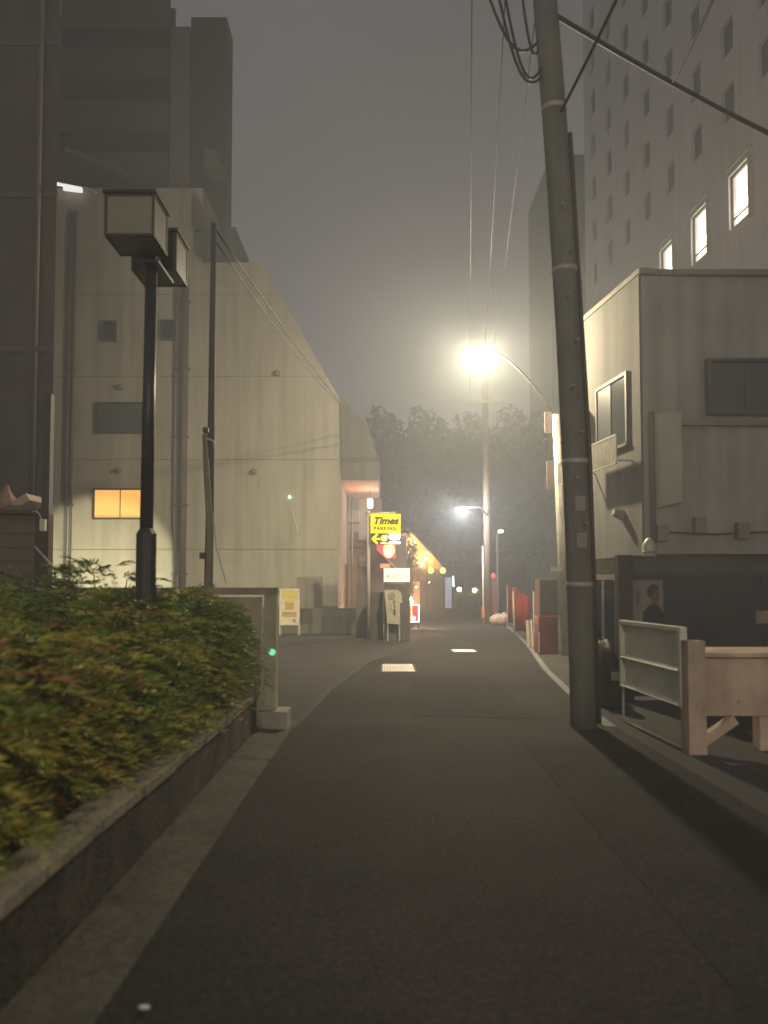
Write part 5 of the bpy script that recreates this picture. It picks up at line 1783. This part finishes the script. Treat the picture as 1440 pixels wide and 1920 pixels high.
# ================================================================== SMALL THINGS ON THE GROUND
plate = mat("plate_lamp_sheen", (0.72, 0.68, 0.63), 0.45, 0.1, 20, 0.2)  # pale base colour stands in for lamplight reflected by the steel
def drain_cover(label, px0, px1, py0, py1):
    Y0 = FPX * EYE / (py1 - HORIZON)
    Y1 = FPX * EYE / (py0 - HORIZON)
    ym = (Y0 + Y1) / 2
    x0, x1 = px_x(px0, ym), px_x(px1, ym)
    t = thing("drain_cover", label, "drain cover", ((x0 + x1) / 2, ym, 0), "pale drain covers in the road")
    box_obj("rim", (x0 - 0.04, x1 + 0.04, Y0 - 0.05, Y1 + 0.05, -0.02, 0.008), mat("rim_dark", (0.05, 0.045, 0.04), 0.7), t)
    n = 12
    for i in range(n):
        a = x0 + (x1 - x0) * i / n
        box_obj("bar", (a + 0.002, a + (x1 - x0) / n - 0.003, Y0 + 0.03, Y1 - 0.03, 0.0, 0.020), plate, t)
    for yy in (Y0, (Y0 + Y1) / 2, Y1 - 0.03):
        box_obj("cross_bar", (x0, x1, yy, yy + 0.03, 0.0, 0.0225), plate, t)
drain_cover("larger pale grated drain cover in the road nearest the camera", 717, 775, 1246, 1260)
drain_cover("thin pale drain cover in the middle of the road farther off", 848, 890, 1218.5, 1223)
def litter(label, px, py, s, seed):
    Y = FPX * EYE / (py - HORIZON)
    x = px_x(px, Y)
    rr = random.Random(seed)
    t = B()
    bmesh.ops.create_icosphere(t, subdivisions=2, radius=1)
    for v in t.verts:
        k = rr.uniform(0.7, 1.2)
        v.co = Vector((v.co.x * s * 1.5 * k + x, v.co.y * s * k + Y, max(0.015, (v.co.z + 0.7) * s * 0.45 * k + 0.012)))
    o = obj("paper_scrap", t, mat("paper_scrap", (0.75, 0.72, 0.66), 0.6, 0.15, 20), None)
    tag(o, label, "paper scrap", "litter along the gutter")
litter("largest crumpled white paper scrap on the gutter nearest the camera", 118, 1814, 0.022, 1)
litter("small white paper scrap on the asphalt at the bottom edge", 281, 1877, 0.014, 2)
litter("small crumpled scrap on the gutter halfway along the planter", 318, 1584, 0.018, 3)
litter("tiny scrap on the gutter farther along the planter", 424, 1430, 0.017, 4)
litter("tiny scrap near the fence footing", 483, 1395, 0.015, 5)
litter("faint scrap left of the halfway scrap on the gutter", 280, 1630, 0.012, 6)
# dry leaves on the gutter: nobody could count them
V, F = [], []
for i in range(420):
    x = -1.33 + abs(RNG.normal(0, 0.09)) if i % 4 else RNG.uniform(-1.3, 1.5)
    yv = RNG.uniform(1.8, 8.0)
    a = RNG.uniform(0, 6.28)
    s = RNG.uniform(0.008, 0.02)
    z = (0.042 if x < -1.01 else 0.009)
    u = np.array([math.cos(a), math.sin(a), 0.15])
    w = np.array([-math.sin(a), math.cos(a), 0.1]) * 0.45
    c = np.array([x, yv, z])
    o = len(V)
    V += [c - u * s, c + w * s, c + u * s, c - w * s]
    F.append((o, o + 1, o + 2, o + 3))
me = bpy.data.meshes.new("fallen_leaves")
me.from_pydata([tuple(v) for v in V], [], F)
me.materials.append(mat("dry_leaf", (0.10, 0.075, 0.04), 0.8, 0.4, 30))
o = bpy.data.objects.new("fallen_leaves", me)
C.objects.link(o)
o["kind"] = "stuff"
o["label"] = "dry leaf scraps along the gutter and road"

# parking floodlight behind the shrubs, aimed at the beige wall
fp = Vector((-9.9, 21.8, 0.55))
fd = thing("floodlight", "low floodlight in the parking lot washing the beige wall", "light", (fp.x, fp.y, 0))
bm = B()
tube(bm, [(fp.x, fp.y - 0.12, 0), (fp.x, fp.y - 0.12, 0.5)], 0.02, 6)
obj("stake", bm, dark_steel, fd)
box_obj("housing", (fp.x - 0.12, fp.x + 0.12, fp.y - 0.15, fp.y - 0.06, 0.47, 0.65), dark_steel, fd)
sp_d = bpy.data.lights.new("flood_beam", 'SPOT')
sp_d.energy = 1500
sp_d.color = (1.0, 0.94, 0.62)
sp_d.spot_size = R(68)
sp_d.spot_blend = 0.2
sp_d.shadow_soft_size = 0.05
so = bpy.data.objects.new("flood_beam", sp_d)
C.objects.link(so)
so.location = fp
tgt = Vector((-9.9, BY, 1.5))
so.rotation_euler = (tgt - fp).to_track_quat('-Z', 'Y').to_euler()
so.parent = fd
so.matrix_parent_inverse = Matrix.Translation(-Vector(fd.location))

fp2 = Vector((-4.4, 20.2, 0.45))
fd2 = thing("floodlight", "second low floodlight in the parking lot, nearer the stand sign", "light", (fp2.x, fp2.y, 0))
bm = B()
tube(bm, [(fp2.x, fp2.y - 0.12, 0), (fp2.x, fp2.y - 0.12, 0.4)], 0.02, 6)
obj("stake", bm, dark_steel, fd2)
box_obj("housing", (fp2.x - 0.12, fp2.x + 0.12, fp2.y - 0.15, fp2.y - 0.06, 0.37, 0.55), dark_steel, fd2)
sp2 = sp_d.copy()
sp2.energy = 480
sp2.spot_size = R(110)
sp2.spot_blend = 1.0
so2 = bpy.data.objects.new("flood_beam", sp2)
C.objects.link(so2)
so2.location = fp2
so2.rotation_euler = (Vector((-4.0, BY, 2.0)) - fp2).to_track_quat('-Z', 'Y').to_euler()
so2.parent = fd2
so2.matrix_parent_inverse = Matrix.Translation(-Vector(fd2.location))

# ================================================================== OVERHEAD WIRES
def wire(label, a, b, sag, r=0.012):
    a, b = Vector(a), Vector(b)
    bm = B()
    pts = []
    for i in range(25):
        s = i / 24
        pts.append(a.lerp(b, s) - Vector((0, 0, sag * 4 * s * (1 - s))))
    tube(bm, pts, r, 6)
    o = obj("overhead_wire", bm, wire_m, None, smooth=True)
    tag(o, label, "wire", "overhead wires")
top = on_pole(7.7)
wire("thick cable running from the leaning pole to the upper right edge", at(1008, 8, 8.2), at(1480, 268, 9.5), 0.06, 0.030)
wire("cable crossing the hotel front from the top edge down to the leaning pole", on_pole(6.75), at(1170, -30, 7.0), 0.02, 0.018)
wire("cable crossing the hotel windows from the top right corner", at(1008, 8, 8.2).lerp(at(1480, 268, 9.5), 0.5) - Vector((0, 0, 0.06)), at(1350, -30, 7.2), 0.02, 0.016)
wire("cable strung from the leaning pole along the alley, right of the far lamp", at(1010, -20, 8.2), (4.5, 33, 10.1), 0.5, 0.006)
wire("second alley cable just left of the leaning pole", at(948, -20, 8.2), (4.3, 33, 10.0), 0.6, 0.006)
wire("third alley cable farthest left of the leaning pole", at(885, -20, 8.2), (3.8, 33, 10.0), 0.7, 0.006)
wire("upper cable slanting along the slanted edge of the beige building", at(401, 425, 9.6), (0.2, 32, 7.4), 0.35, 0.012)
wire("lower cable slanting along the slanted edge of the beige building", at(402, 450, 9.6), (-0.3, 28.0, 7.6), 0.5, 0.010)
bm = B()
cb2 = thing("cable_bundle", "drooping bundle of cables and fittings high on the leaning pole's left", "cable", at(930, 100, 8.2))
for i in range(4):
    a_ = at((905, 928, 941, 975)[i], -40, 8.2)
    b_ = at(1024, (60, 135, 110, 20)[i], 8.15)
    bm = B()
    pts = [a_.lerp(b_, s / 10) - Vector((0, 0, (0.9 + 0.12 * i) * math.sin(math.pi * s / 10) * 0.55)) for s in range(11)]
    tube(bm, pts, 0.016, 6)
    obj("cable_loop", bm, wire_m, cb2, smooth=True)

# ================================================================== HAZE
bm = B()
bx(bm, -45, 45, -6, 110, -1.3, 56)  # volume added so the lamps glow, standing in for lens glare
hz_o = obj("haze", bm, [])
hz_o["kind"] = "stuff"
hz_o["label"] = "thin haze added for the glow and pale veil around the lamps"
hm = bpy.data.materials.new("haze_glow")
hm.use_nodes = True
hm.node_tree.nodes.clear()
ho_ = hm.node_tree.nodes.new("ShaderNodeOutputMaterial")
pv = hm.node_tree.nodes.new("ShaderNodeVolumePrincipled")
pv.inputs["Color"].default_value = (0.84, 0.91, 1.0, 1)
pv.inputs["Density"].default_value = HAZE_DENSITY
pv.inputs["Anisotropy"].default_value = 0.3
hm.node_tree.links.new(pv.outputs[0], ho_.inputs["Volume"])
hz_o.data.materials.append(hm)
